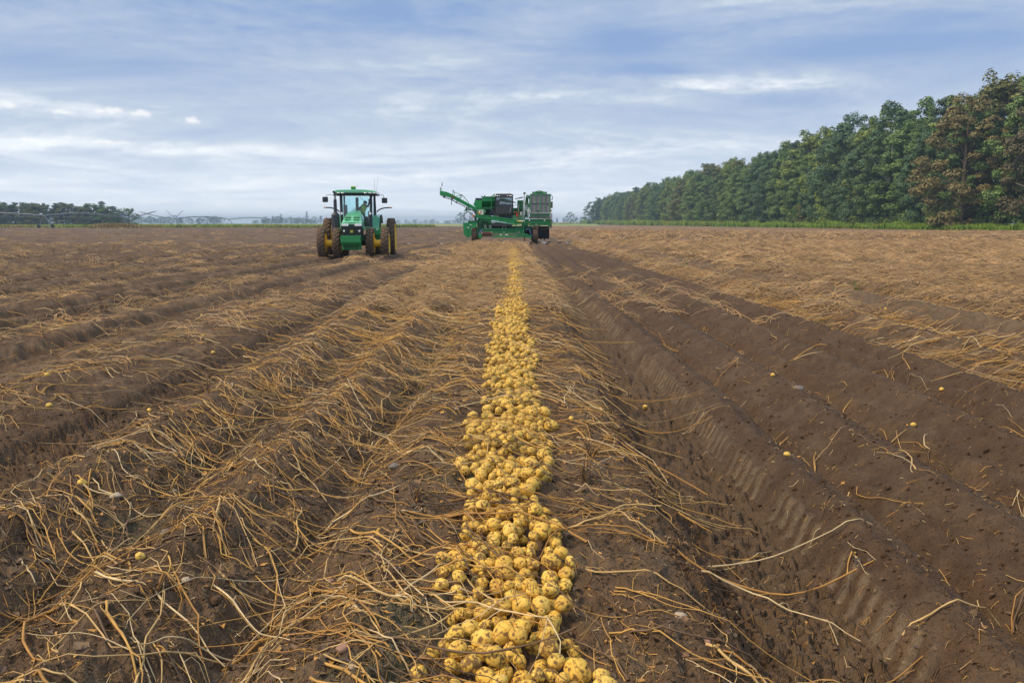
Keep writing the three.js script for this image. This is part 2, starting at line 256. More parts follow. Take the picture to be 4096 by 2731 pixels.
// strays left on the soil: [x, z, radius]
const strays = [[1.66, -4.65, .024], [2.9, -5.6, .025], [2.3, -6.9, .024], [3.8, -6.9, .026], [4.2, -8.6, .02], [1.2, -7.0, .03], [-3.75, -6.3, .03], [-3.55, -5.15, .026], [-4.4, -7.4, .03], [-3.5, -9.2, .03], [-3.4, -4.7, .022], [-4.0, -10.2, .028], [-5.1, -13.0, .03], [-3.15, -6.75, .024], [5.9, -12.5, .03], [-.62, -3.55, .02], [-1.55, -3.15, .026], [.42, -5.5, .026], [-.37, -6.2, .03], [-6.3, -9.5, .028], [-2.3, -4.1, .03]];
{
  const r = mulberry(91);
  for (const [x, z, s0] of strays) { const s = s0 * .78;
    const m = part('stray_potato', potatoGeos[Math.floor(r() * 14)], potatoMats[Math.floor(r() * 2)], scene); m.position.set(x, ground(x, z) + s * .55, z); m.rotation.set(r() - .5, r() * 6, r() - .5); m.scale.setScalar(s);
    const where = x > 1.45 ? (x < 2.0 ? 'on the first bare ridge beside the deep wheel track' : x < 2.7 ? 'on the second bare ridge beyond the deep wheel track' : x < 4.5 ? 'on the bare ridges in front of the unharvested vines' : 'among the unharvested vines') : x > .7 ? 'on the floor of the deep wheel track' : x > -.7 ? 'just outside the edge of the potato row' : x > -2.8 ? 'among the vines of the unlifted bed' : x > -4.2 ? 'beside the dark furrow past the vine-covered bed' : 'on the harvested ground past the dark furrow';
    tag(m, `lone small yellow potato ${where}`, 'potato', `stray potatoes ${where}`);
  }
}
// ---------------------------------------------------------------- dead potato vines
const STRAW = [[.58, .345, .088], [.60, .415, .17], [.68, .54, .31], [.44, .235, .058], [.155, .095, .05], [.075, .052, .036]];
class Tubes {
  constructor() { this.p = []; this.n = []; this.c = []; this.i = []; }
  add(pts, r0, r1, sides, colour, seed, knots) {
    const start = this.p.length / 3, N = pts.length, cr = mulberry(seed); let tone = 1;
    for (let k = 0; k < N; k++) {
      const a = pts[Math.max(0, k - 1)], b = pts[Math.min(N - 1, k + 1)]; let tx = b[0] - a[0], ty = b[1] - a[1], tz = b[2] - a[2]; const L = Math.hypot(tx, ty, tz) || 1; tx /= L; ty /= L; tz /= L;
      let ux = -tz, uz = tx; const uy = 0, ul = Math.hypot(ux, uz) || 1; ux /= ul; uz /= ul; const vx = ty * uz, vy = tz * ux - tx * uz, vz = -ty * ux;
      const r = lerp(r0, r1, k / (N - 1)) * (knots && k % knots === 0 ? 1.3 : .78 + .4 * cr()); tone = lerp(tone, .72 + .55 * cr(), .6);
      const dark = knots && k % knots === 0 ? .75 : 1;
      for (let s = 0; s < sides; s++) { const an = s / sides * 2 * Math.PI + .5, ca = Math.cos(an), sa = Math.sin(an), nx = ux * ca + vx * sa, ny = uy * ca + vy * sa, nz = uz * ca + vz * sa; this.p.push(pts[k][0] + nx * r, pts[k][1] + ny * r, pts[k][2] + nz * r); this.n.push(nx, ny, nz); this.c.push(colour[0] * tone * dark, colour[1] * tone * dark, colour[2] * tone * dark); }
      if (k) for (let s = 0; s < sides; s++) { const q = start + (k - 1) * sides, s2 = (s + 1) % sides; this.i.push(q + s, q + s2, q + sides + s, q + s2, q + sides + s2, q + sides + s); }
    }
    for (const e of [0, N - 1]) for (let s = 1; s < sides - 1; s++) { const q = start + e * sides; if (e) this.i.push(q, q + s, q + s + 1); else this.i.push(q, q + s + 1, q + s); }
    this.count = (this.count || 0) + 1;
  }
  geo() { const g = new THREE.BufferGeometry(); g.setAttribute('position', new THREE.Float32BufferAttribute(this.p, 3)); g.setAttribute('normal', new THREE.Float32BufferAttribute(this.n, 3)); g.setAttribute('color', new THREE.Float32BufferAttribute(this.c, 3)); g.setIndex(this.i); return g; }
}
const strawMat = new THREE.MeshStandardMaterial({ color: 0xffffff, vertexColors: true, roughness: .62 });
const gauss = r => r() + r() + r() + r() - 2;
// a stiff stem that follows the ground and bridges its hollows
function stemPath(r, x, z, ang, len, seg, rad, kink, lift, endUp) {
  const sink = r() < .45, step = len / seg, xs = [x], zs = [z]; let a = ang, drift = gauss(r) * .07; const knot = 2 + Math.floor(r() * 2);
  for (let k = 1; k <= seg; k++) { a += drift * .6 + (k % knot ? 0 : gauss(r) * kink * (r() < .25 ? 2.2 : .8)); x += Math.cos(a) * step; z += Math.sin(a) * step; xs.push(x); zs.push(z); }
  const low = xs.map((q, k) => surf(q, zs[k]) + rad * (sink ? -.3 : .8)), y = low.slice();
  for (let t = 0; t < 5; t++) for (let k = 1; k < seg; k++) y[k] = Math.max(low[k], .5 * (y[k - 1] + y[k + 1]) - .002);
  const ph = r() * .4;
  return xs.map((q, k) => { const t = k / seg; return [q, y[k] + lift * Math.sin(Math.PI * clamp(t * 1.1 - ph * .2, 0, 1)) + endUp * t * t, zs[k]]; });
}
function strawDensity(x, z) {
  const D = -z, xs = x + rowShift(z), clump = n2(x * 1.3 + 50, z * .9), c2 = n2(x * .5 + 20, z * .22);
  if (xs > -2.72 && xs < .74) { const pot = smooth(.34, .22, Math.abs(x)); return (1 - .80 * pot) * clamp(.55 + .5 * clump, .08, 1) * (.55 + .45 * smooth(3.0, 6, D)); }
  if (xs <= -2.72 && xs > -3.5) return .05;
  if (xs <= -3.5 && xs > -5.0) return clamp(.22 + .6 * clump, .03, 1) * .75;
  if (xs <= -5.0) { const band = Math.pow(.5 + .5 * Math.cos(2 * Math.PI * (xs + 4.3 + .4 * n2(z * .05, 6)) / 2.75), 2); return clamp(.34 * band + .75 * clump * band + .12 * c2 - .05, .012, .75); }
  if (xs < 1.55) return xs < .86 ? .35 : .018;
  if (xs < 4.45) { let d = 9; for (const v of [1.92, 2.72, 3.64]) d = Math.min(d, Math.abs(xs - v)); return .02 + .6 * smooth(.16, .03, d) * clamp(.05 + .8 * clump, 0, 1) * (D > 20 ? .5 : 1); }
  const grey = smooth(.85, .5, Math.abs(xs - 6.55)) + .7 * smooth(.35, .15, Math.abs(xs - 10.2)) * smooth(.1, .5, c2);
  const crest = .5 + .5 * Math.cos(2 * Math.PI * (xs - 5.05) / .914); return clamp(.75 + .35 * clump, .2, 1) * (1 - .96 * grey) * lerp(.18 + .82 * crest, .8, smooth(35, 90, D)) * clamp(.75 + .55 * c2, .35, 1);
}
function strawAngle(r, x, z) {
  const xs = x + rowShift(z);
  if (xs > -2.72 && xs < .74) { let d = 9; for (const v of [-1.86, -.92]) d = Math.min(d, Math.abs(xs - v)); const along = smooth(.2, .04, d); return lerp(.62 + .35 * n2(x * .8, z * .5), 1.95, along) + gauss(r) * .42 + (r() < .5 ? Math.PI : 0); }
  if (xs > 4.45) { const d = ((xs - 5.05) / .914 % 1 + 1.5) % 1 - .5; return (d < 0 ? Math.PI : 0) + gauss(r) * .55 + .5; }
  if (xs > 1.5) return -1.25 + gauss(r) * .6 + (r() < .5 ? Math.PI : 0);
  return gauss(r) * 1.1 + .3 + (r() < .5 ? Math.PI : 0);
}
const tint = (r, x) => { const q = r(); const d = Math.abs(x) < .33; if (d) return STRAW[q < .25 ? 0 : q < .35 ? 1 : q < .42 ? 2 : q < .55 ? 3 : q < .85 ? 4 : 5]; return STRAW[q < .25 ? 0 : q < .44 ? 1 : q < .53 ? 2 : q < .71 ? 3 : q < .90 ? 4 : 5]; };
{
  const r = mulberry(501), big = [], mass = new Tubes(); let tries = 0;
  // long stems up close, each on the ground where it lies
  for (let n = 0; n < 64000; n++) {
    const D = 1.5 * Math.pow(18 / 1.5, Math.pow(r(), .75)), half = .68 * D + .6, x = (r() * 2 - 1) * half, z = -D; tries++;
    // keep an even number to the square metre
    const want = strawDensity(x, z) * clamp(.17 * D * D / 40 + .12 * D / 6, 0, 1) * (D < 5 ? 1.35 : x > 4.4 ? 2.6 : D < 9 ? 1.0 : 1.15);
    if (r() > want) continue;
    const sprawl = D < 9 && r() < .45 ? 1 + Math.floor(r() * 3) : 0, a0 = strawAngle(r, x, z);
    for (let twin = 0; twin <= sprawl; twin++) {
    const near = D < 4.2, len = (.14 + .78 * r() * (r() < .4 ? 1 : .6)) * (x > 1.5 && x < 4.4 ? .62 : 1), rad = (.0016 + .0046 * r() * r()) * (D > 9 ? 1.25 : 1), colour = tint(r, x);
    const wildOne = x > 4.4, seg = D < 5 ? 12 : D < 10 || wildOne ? 8 : 5, p = stemPath(r, x + (twin ? gauss(r) * .03 : 0), z + (twin ? gauss(r) * .03 : 0), a0 + (twin ? gauss(r) * .28 : 0), len, seg, rad, .42, .008 + (wildOne ? .10 * r() * r() : .06 * r() * r() * r()), r() < .14 ? .03 + .09 * r() : 0);
    if (near && len > .34 && Math.abs(x) < .62 * D && D > 2.05) big.push({ p, rad, colour, D, x, len, s: n });
    else mass.add(p, rad, rad * .55, D < 9 ? 4 : 3, colour, n, D < 7 ? 3 : 0);
    }
  }
  big.sort((a, b) => b.len / b.D - a.len / a.D);
  big.forEach((b, k) => {
    if (k >= 280) { mass.add(b.p, b.rad, b.rad * .55, 4, b.colour, b.s, 3); return; }
    const t = new Tubes(), o = b.p[0], thick = 1.22; t.add(b.p.map(q => [q[0] - o[0], q[1] - o[1], q[2] - o[2]]), b.rad * thick, b.rad * .6, 6, b.colour, b.s, 3);
    // side shoots leave at the knots
    const rr = mulberry(9000 + b.s); for (let q = 3; q < b.p.length - 2; q += 3) if (rr() < .4) { const c = b.p[q], an = rr() * 6.28, L = .05 + .12 * rr(); t.add([0, .33, .66, 1].map(f => { const X = c[0] + Math.cos(an + f * .5) * L * f, Z = c[2] + Math.sin(an + f * .5) * L * f; return [X - o[0], Math.max(surf(X, Z) + .003, c[1] * (1 - f) + (surf(X, Z) + .01) * f + .02 * Math.sin(f * 3.1)) - o[1], Z - o[2]]; }), b.rad * .6, b.rad * .35, 4, b.colour, b.s + q, 0); }
    const m = part('vine_stem', t.geo(), strawMat, scene); m.position.set(...o);
    const c = STRAW.indexOf(b.colour), look = ['golden', 'tan', 'bleached pale', 'amber', 'dark brown', 'blackened'][c], x = b.x;
    const where = Math.abs(x) < .33 ? 'lying across the potatoes' : x > .33 && x < 1 ? 'between potatoes and deep wheel track' : x >= 1 ? 'on bare soil by the wheel track' : x > -.95 ? 'on the ridge touching the potatoes' : x > -1.9 ? 'on the middle ridge of the bed' : 'on the outer ridge of the bed';
    const size = b.len > .6 ? 'long' : 'short'; tag(m, `${size} ${look} dead vine stem ${where}`, 'vine stem', `${size} ${look} stems ${where}`);
  });
  const m = part('vine_litter', mass.geo(), strawMat, scene); tag(m, 'tangle of dead vines strewn over the near rows', 'vines', null, 'stuff');
  console.log('stems', mass.count, big.length, 'tri', mass.i.length / 3);
}
// short broken bits between the stems
{
  const t = new Tubes(), r = mulberry(611);
  for (let n = 0; n < 56000; n++) {
    const D = 1.6 * Math.pow(11 / 1.6, Math.pow(r(), .8)), x = (r() * 2 - 1) * (.68 * D + .4), z = -D, dn = strawDensity(x, z); if (r() > .12 + dn * .8) continue;
    const L = .012 + (r() < .1 ? .16 : .06) * r() * r(), a = r() * 6.28, y = surf(x, z), X = x + Math.cos(a) * L, Z = z + Math.sin(a) * L, mx = (x + X) / 2 + gauss(r) * .006, mz = (z + Z) / 2, rad = .0010 + .0012 * r();
    t.add([[x, y + rad, z], [mx, surf(mx, mz) + .002 + .008 * r(), mz], [X, surf(X, Z) + rad + (r() < .2 ? .015 : 0), Z]], rad, rad * .7, 3, r() < .3 ? STRAW[4] : tint(r, 1), n, 0);
  }
  tag(part('straw_chaff', t.geo(), strawMat, scene), 'short broken straw bits scattered over the near soil', 'straw', null, 'stuff');
  console.log('chaff', t.count);
}
// shrivelled leaves caught in the vines
{
  const p = [], c = [], r = mulberry(655);
  for (let n = 0; n < 30000; n++) {
    const D = 1.7 * Math.pow(12 / 1.7, Math.pow(r(), .8)), x = (r() * 2 - 1) * (.68 * D + .4), z = -D; if (r() > strawDensity(x, z) * .62 + .01 || Math.abs(x) < .2) continue;
    const s = .006 + .014 * r() * r(), a = r() * 6.28, y = surf(x, z) + .002, k = STRAW[r() < .5 ? 4 : r() < .5 ? 5 : 3], t = .6 + .7 * r(), ca = Math.cos(a) * s, sa = Math.sin(a) * s, up = () => y + s * 1.1 * r();
    const A = [x - ca * 1.5, y, z - sa * 1.5], B = [x + sa, up(), z - ca], C = [x + ca * 1.5, up(), z + sa * 1.5], E = [x - sa, up(), z + ca], M0 = [x, y + s * .5 * r(), z];
    for (const q of [A, B, M0, B, C, M0, C, E, M0, E, A, M0]) { p.push(...q); c.push(k[0] * t, k[1] * t, k[2] * t); }
  }
  const g = new THREE.BufferGeometry(); g.setAttribute('position', new THREE.Float32BufferAttribute(p, 3)); g.setAttribute('color', new THREE.Float32BufferAttribute(c, 3)); g.computeVertexNormals();
  tag(part('dead_leaves', g, strawMat, scene), 'shrivelled dark leaf scraps caught among the dead vines', 'leaves', null, 'stuff');
}
// stubs of the plants still rooted in the ridges
{
  const stubs = [[-2.77, -6.6, .13, 'at the outer edge of the bed beside the dark furrow'], [-2.5, -6.4, .15, 'just inside the outer edge of the bed'], [-2.68, -4.8, .12, 'on the bank above the dark furrow'], [-1.54, -5.2, .12, 'on the crest of the middle ridge'], [-1.35, -2.85, .10, 'in front on the middle ridge'], [-.6, -8.8, .18, 'beside the far part of the potato row'], [.47, -4.65, .16, 'leaning between potatoes and wheel track'], [.40, -4.2, .14, 'in front between potatoes and wheel track'], [-.48, -3.9, .10, 'close beside the potatoes']];
  stubs.forEach(([x, z, h, where], q) => {
    const t = new Tubes(), r = mulberry(640 + q);
    for (let k = 0; k < 9; k++) { const a = r() * 6.28, L = h * (.35 + .75 * r()), s = .2 + .5 * r(), w = gauss(r) * .4, bx = gauss(r) * .02, bz = gauss(r) * .02; t.add([0, .35, .7, 1].map(f => [bx + Math.cos(a + w * f) * s * L * f, L * f * (1 - .25 * f * s) - .01, bz + Math.sin(a + w * f) * s * L * f]), .0045 + .003 * r(), .0018, 5, k % 3 ? STRAW[4] : STRAW[3], q * 40 + k, 0); for (let m = 0; m < 2; m++) { const A = r() * 6.28, l = .02 + .03 * r(), y0 = L * (.2 + .5 * r()); t.add([[0, y0, 0], [Math.cos(A) * l, y0 + .01, Math.sin(A) * l], [Math.cos(A + .6) * l * 1.7, y0 - .012, Math.sin(A + .6) * l * 1.7]], .0022, .001, 3, STRAW[5], k + m * 7, 0); } }
    const m = part('plant_stub', t.geo(), strawMat, scene); m.position.set(x, ground(x, z), z); tag(m, `upright brown dead plant stub ${where}`, 'plant stub', 'rooted dead plant stubs');
  });
}
// farther off the vines lie in flattened tufts
function tuft(seed, stems, spread, len, rad, comb, height) {
  const t = new Tubes(), r = mulberry(seed);
  for (let k = 0; k < stems; k++) { const x = gauss(r) * spread * .5, z = gauss(r) * spread * .5, a = comb ? .5 + gauss(r) * .5 + (r() < .5 ? Math.PI : 0) : r() * 6.28, L = len * (.5 + .8 * r()), up = height * r(), c0 = tint(r, 1), c = mix3(c0, [.38, .275, .18], .55), b = gauss(r) * .5; t.add([0, .3, .65, 1].map(f => [x + Math.cos(a + b * f) * L * f, .012 + up * Math.sin(Math.PI * Math.min(1, f * 1.05)) * (1 - .2 * f), z + Math.sin(a + b * f) * L * f]), rad, rad * .6, 3, c, seed * 50 + k, 0); }
  return t.geo();
}
{
  const o = new THREE.Object3D(), q = new THREE.Quaternion(), up = V(0, 1, 0);
  const strawTuftMat = new THREE.MeshStandardMaterial({ color: 0xffffff, vertexColors: true, roughness: .75 });
  const grp = base('vine_mat'); tag(grp, 'mat of flattened dead vines over the far rows', 'vines', null, 'stuff');
  const scatter = (geos, D0, D1, count, seed, size, xmin, xmax, boost = 1) => {
    const r = mulberry(seed), lists = geos.map(() => []);
    for (let n = 0; n < count; n++) {
      const D = Math.sqrt(lerp(D0 * D0, D1 * D1, r())), half = .70 * D + 1, x = Math.max(xmin, -half) + r() * (Math.min(xmax, half) - Math.max(xmin, -half)), z = -D;
      if (r() > strawDensity(x, z) * boost) continue; if (Math.abs(x - .1 * smooth(6, 30, D)) < .27 + .2 * smooth(10, 36, D) && r() < .88) continue;
      const e = .12, h = ground(x, z, 0), nx = -(ground(x + e, z, 0) - ground(x - e, z, 0)) / (2 * e), nz = -(ground(x, z + e, 0) - ground(x, z - e, 0)) / (2 * e);
      q.setFromUnitVectors(up, V(nx * .8, 1, nz * .8).normalize()); o.quaternion.setFromAxisAngle(up, gauss(r) * .5 + (r() < .5 ? Math.PI : 0) - (x > 4 ? .3 : 0)).premultiply(q); o.position.set(x, h, z); const s = size * (.7 + .6 * r()); o.scale.set(s, s * (.7 + .7 * r()), s); o.updateMatrix();
      lists[Math.floor(r() * geos.length)].push(o.matrix.clone(), .5 + .8 * r());
    }
    geos.forEach((g, k) => { const l = lists[k], im = new THREE.InstancedMesh(g, strawTuftMat, l.length / 2), c = new THREE.Color(); for (let i = 0; i < l.length; i += 2) { im.setMatrixAt(i / 2, l[i]); im.setColorAt(i / 2, c.setRGB(l[i + 1], l[i + 1], l[i + 1])); } im.name = 'vine_tuft'; im.userData.kind = 'stuff'; im.castShadow = im.receiveShadow = true; grp.add(im); });
    console.log('tufts', D0, lists.reduce((s, l) => s + l.length / 2, 0));
  };
  const A = [0, 1, 2, 3, 4].map(k => tuft(700 + k, 9, .26, .36, .0060, true, .12)), B = [0, 1, 2, 3].map(k => tuft(720 + k, 14, .6, .44, .0095, true, .15)), C = [0, 1, 2].map(k => tuft(740 + k, 18, 1.5, .6, .020, false, .15));
  scatter(A, 13, 26, 5200, 801, 1, -2.75, .8, 1); scatter(A, 12, 26, 22000, 802, 1, 1.5, 40, .45); scatter(A, 10, 30, 6000, 803, 1, -40, -3.4, .6);
  scatter(B, 25, 61, 3000, 804, 1, -2.75, .8, 1); scatter(B, 25, 62, 26000, 805, 1, 3.5, 60, .36); scatter(B, 28, 62, 9000, 806, 1, -60, -3.4, .4);
  scatter(C, 60, 150, 16000, 807, 1, 4.6, 86, .42); scatter(C, 60, 170, 7000, 808, 1, -150, -3, .3);
}
// crumbs and clods of soil
{
  const lump = k => { const g = new THREE.IcosahedronGeometry(1, 1), p = g.attributes.position; for (let i = 0; i < p.count; i++) { const x = p.getX(i), y = p.getY(i), z = p.getZ(i), s = 1 + .35 * n3(x * 1.4 + k * 9, y * 1.4, z * 1.4); p.setXYZ(i, x * s * 1.15, y * s * .75, z * s); } g.computeVertexNormals(); return g; };
  const mat = new THREE.MeshStandardMaterial({ color: 0xffffff, roughness: 1 }), r = mulberry(911), lists = [[], [], []];
  for (let n = 0; n < 60000; n++) {
    const D = 1.6 * Math.pow(13 / 1.6, Math.pow(r(), .85)), x = (r() * 2 - 1) * (.68 * D + .4), z = -D, xs = x + rowShift(z);
    const want = xs > .66 && xs < 1.02 ? 1 : xs > 1.02 && xs < 1.45 ? .35 : xs > 1.5 && xs < 4.5 ? .42 : xs < -2.7 && xs > -3.6 ? .7 : .3; if (r() > want || Math.abs(x) < .22) continue;
    const s = .0025 + .009 * Math.pow(r(), 3.2) + (r() < .012 ? .016 * r() : 0); lists[n % 3].push([x, ground(x, z) + s * .25, z, s, r() * 6, soil(x, z), .95 + .45 * r()]);
  }
  const grp = base('soil_clods'); tag(grp, 'loose crumbs and clods of brown soil', 'soil', null, 'stuff'); const o = new THREE.Object3D(), c = new THREE.Color();
  lists.forEach((l, k) => { const im = new THREE.InstancedMesh(lump(k), mat, l.length); l.forEach((e, i) => { o.position.set(e[0], e[1], e[2]); o.rotation.set(e[4], e[4] * 2, e[4] * 3); o.scale.setScalar(e[3]); o.updateMatrix(); im.setMatrixAt(i, o.matrix); im.setColorAt(i, c.setRGB(e[5][0] * e[6], e[5][1] * e[6], e[5][2] * e[6])); }); im.name = 'clod'; im.userData.kind = 'stuff'; im.castShadow = im.receiveShadow = true; grp.add(im); });
}
// stones turned up by the plough: [x, z, size, colour]
{
  const r = mulberry(931), stoneCols = [[.30, .18, .13], [.33, .27, .19], [.17, .15, .14], [.42, .36, .28]];
  const names = ['reddish', 'tan', 'dark grey', 'pale buff'];
  [[-.55, -2.42, .020, 0], [-.50, -2.33, .016, 1], [-1.62, -3.55, .022, 2], [-1.28, -2.95, .015, 3], [.62, -2.75, .02, 3], [.68, -2.6, .014, 0], [-.75, -3.1, .016, 0], [-1.95, -4.4, .02, 3], [-2.1, -4.05, .024, 3], [-.7, -4.6, .03, 2], [-.42, -5.9, .02, 1], [.53, -3.7, .016, 1], [2.35, -6.4, .035, 2]].forEach(([x, z, s, k]) => {
    const g = new THREE.SphereGeometry(1, 14, 10), p = g.attributes.position, q = r() * 50; for (let i = 0; i < p.count; i++) { const X = p.getX(i), Y = p.getY(i), Z = p.getZ(i), f = 1 + .22 * n3(X + q, Y, Z); p.setXYZ(i, X * f * 1.25, Y * f * .7, Z * f); } g.computeVertexNormals();
    const m = part('stone', g, std(stoneCols[k], .75), scene); m.position.set(x, ground(x, z) + s * .3, z); m.rotation.y = r() * 6; m.scale.setScalar(s);
    const where = x > 2 ? 'on the second bare ridge' : x > 0 ? 'between the potato row and the deep wheel track' : x > -.8 ? 'on bare soil just past the potato row' : 'among the vines of the wide bed'; tag(m, `small ${names[k]} stone ${where}`, 'stone', `${names[k]} stones ${where}`);
  });
}
// ---------------------------------------------------------------- machines
const dusty = (() => { const a = tileNoise(61, 256, 40), b = tileNoise(62, 256, 9); return makeTex(256, 256, (i, j) => { const v = 255 * (.80 + .20 * (.5 * a(i, j) + .5 * b(i, j))); return [v, v * .985, v * .95]; }); })();
const M = {
  sheenGreen: new THREE.MeshPhysicalMaterial({ color: lin(.15, .60, .37), roughness: .4, clearcoat: 1, clearcoatRoughness: .15, map: dusty }), green: std([.016, .31, .09], .42, 0, { map: dusty }), deep: std([.010, .13, .045], .5, 0, { map: dusty }), leafGreen: std([.024, .29, .095], .45, 0, { map: dusty }), mint: std([.10, .30, .17], .6, 0, { map: dusty }),  // first entry: tractor green with the sky's sheen lightened into its colour
  yellow: std([.82, .56, .01], .4), black: std([.012, .014, .018], .55), slate: std([.035, .042, .06], .5), rubber: std([.095, .066, .046], .95), tread: std([.165, .118, .082], .95), steel: std([.36, .37, .39], .45, .6), grey: std([.26, .25, .27], .6), white: std([.78, .78, .77], .5), amber: std([.75, .22, .015], .35), red: std([.55, .02, .015], .4), lamp: std([.85, .86, .88], .12, .5), cream: std([.6, .56, .46], .7), rust: std([.22, .11, .05], .85), mudRed: std([.13, .06, .045], .8), khaki: std([.24, .22, .14], .7), bluish: std([.10, .17, .34], .5), skin: std([.42, .25, .17], .6), vest: std([.42, .72, .02], .7), cloth: std([.02, .025, .035], .85), curtain: std([.014, .014, .018], .8),
  glass: new THREE.MeshPhysicalMaterial({ color: lin(.86, .97, .98), roughness: .02, transmission: 1, thickness: 0, ior: 1.45 }),
  smoke: new THREE.MeshPhysicalMaterial({ color: lin(.42, .47, .52), roughness: .03, transmission: 1, thickness: 0, ior: 1.45 }),
};
function wheel(parent, R, w, rimR, x, y, z, lugs, side, rimMat = M.yellow) {
  const g = new THREE.Group(); g.name = 'wheel'; g.position.set(x, y, z); parent.add(g);
  const prof = [[rimR, -w * .40], [rimR + .03, -w * .47], [lerp(rimR, R, .55), -w * .52], [R * .93, -w * .47], [R * .965, -w * .36], [R * .975, 0], [R * .965, w * .36], [R * .93, w * .47], [lerp(rimR, R, .55), w * .52], [rimR + .03, w * .47], [rimR, w * .40]].map(p => new THREE.Vector2(p[0], p[1]));
  part('tyre', new THREE.LatheGeometry(prof, 48).rotateZ(Math.PI / 2), M.rubber, g);
  const bars = []; for (let k = 0; k < lugs; k++) for (const s of [-1, 1]) { const b = box(w * .52, .055, .05, 0, 0, 0, 0); b.rotateY(s * .75); b.translate(s * w * .23, R * .985, 0); b.rotateX((k + (s > 0 ? .5 : 0)) / lugs * 2 * Math.PI); bars.push(b); }
  part('tread', bars, M.tread, g);
  const d = .10 * side, rim = [disc(rimR * .97, w * .94, 'x', 0, 0, 0, 40)]; const dish = new THREE.LatheGeometry([[rimR, w * .48], [rimR * .95, w * .53], [rimR * .88, w * .40], [rimR * .5, w * .05], [rimR * .3, w * .16], [.001, w * .16]].map(p => new THREE.Vector2(p[0], p[1])), 40).rotateZ(side > 0 ? -Math.PI / 2 : Math.PI / 2); rim.push(dish);
  part('rim', rim, rimMat, g); return g;
}
// ---- tractor: nose towards the camera
function fieldBody(list, cells, size, centre) {   // a continuous body from tapered capsules [ax,ay,az,ra, bx,by,bz,rb]
  const mc = new MarchingCubes(cells, new THREE.MeshBasicMaterial(), false, false, 200000), N = mc.size; mc.isolation = 0;
  for (let k = 0; k < N; k++) for (let j = 0; j < N; j++) for (let i = 0; i < N; i++) {
    const x = centre[0] + ((i - N / 2) / (N / 2)) * size, y = centre[1] + ((j - N / 2) / (N / 2)) * size, z = centre[2] + ((k - N / 2) / (N / 2)) * size; let d = 9;
    for (const c of list) { const bx = c[4] - c[0], by = c[5] - c[1], bz = c[6] - c[2], t = clamp(((x - c[0]) * bx + (y - c[1]) * by + (z - c[2]) * bz) / (bx * bx + by * by + bz * bz + 1e-9), 0, 1), q = Math.hypot(x - c[0] - bx * t, y - c[1] - by * t, z - c[2] - bz * t) - lerp(c[3], c[7], t), h = clamp(.5 + .5 * (d - q) / .035, 0, 1); d = lerp(d, q, h) - .035 * h * (1 - h); }
    mc.field[i + j * N + k * N * N] = -d;
  }
  mc.update(); const n = mc.count, p = mc.positionArray.slice(0, n * 3), nn = mc.normalArray.slice(0, n * 3);
  for (let i = 0; i < n; i++) for (let a = 0; a < 3; a++) p[i * 3 + a] = centre[a] + p[i * 3 + a] * size;
  const g = new THREE.BufferGeometry(); g.setAttribute('position', new THREE.BufferAttribute(p, 3)); g.setAttribute('normal', new THREE.BufferAttribute(nn, 3)); g.setAttribute('uv', new THREE.BufferAttribute(new Float32Array(n * 2), 2)); g.computeVertexNormals(); return g;
}
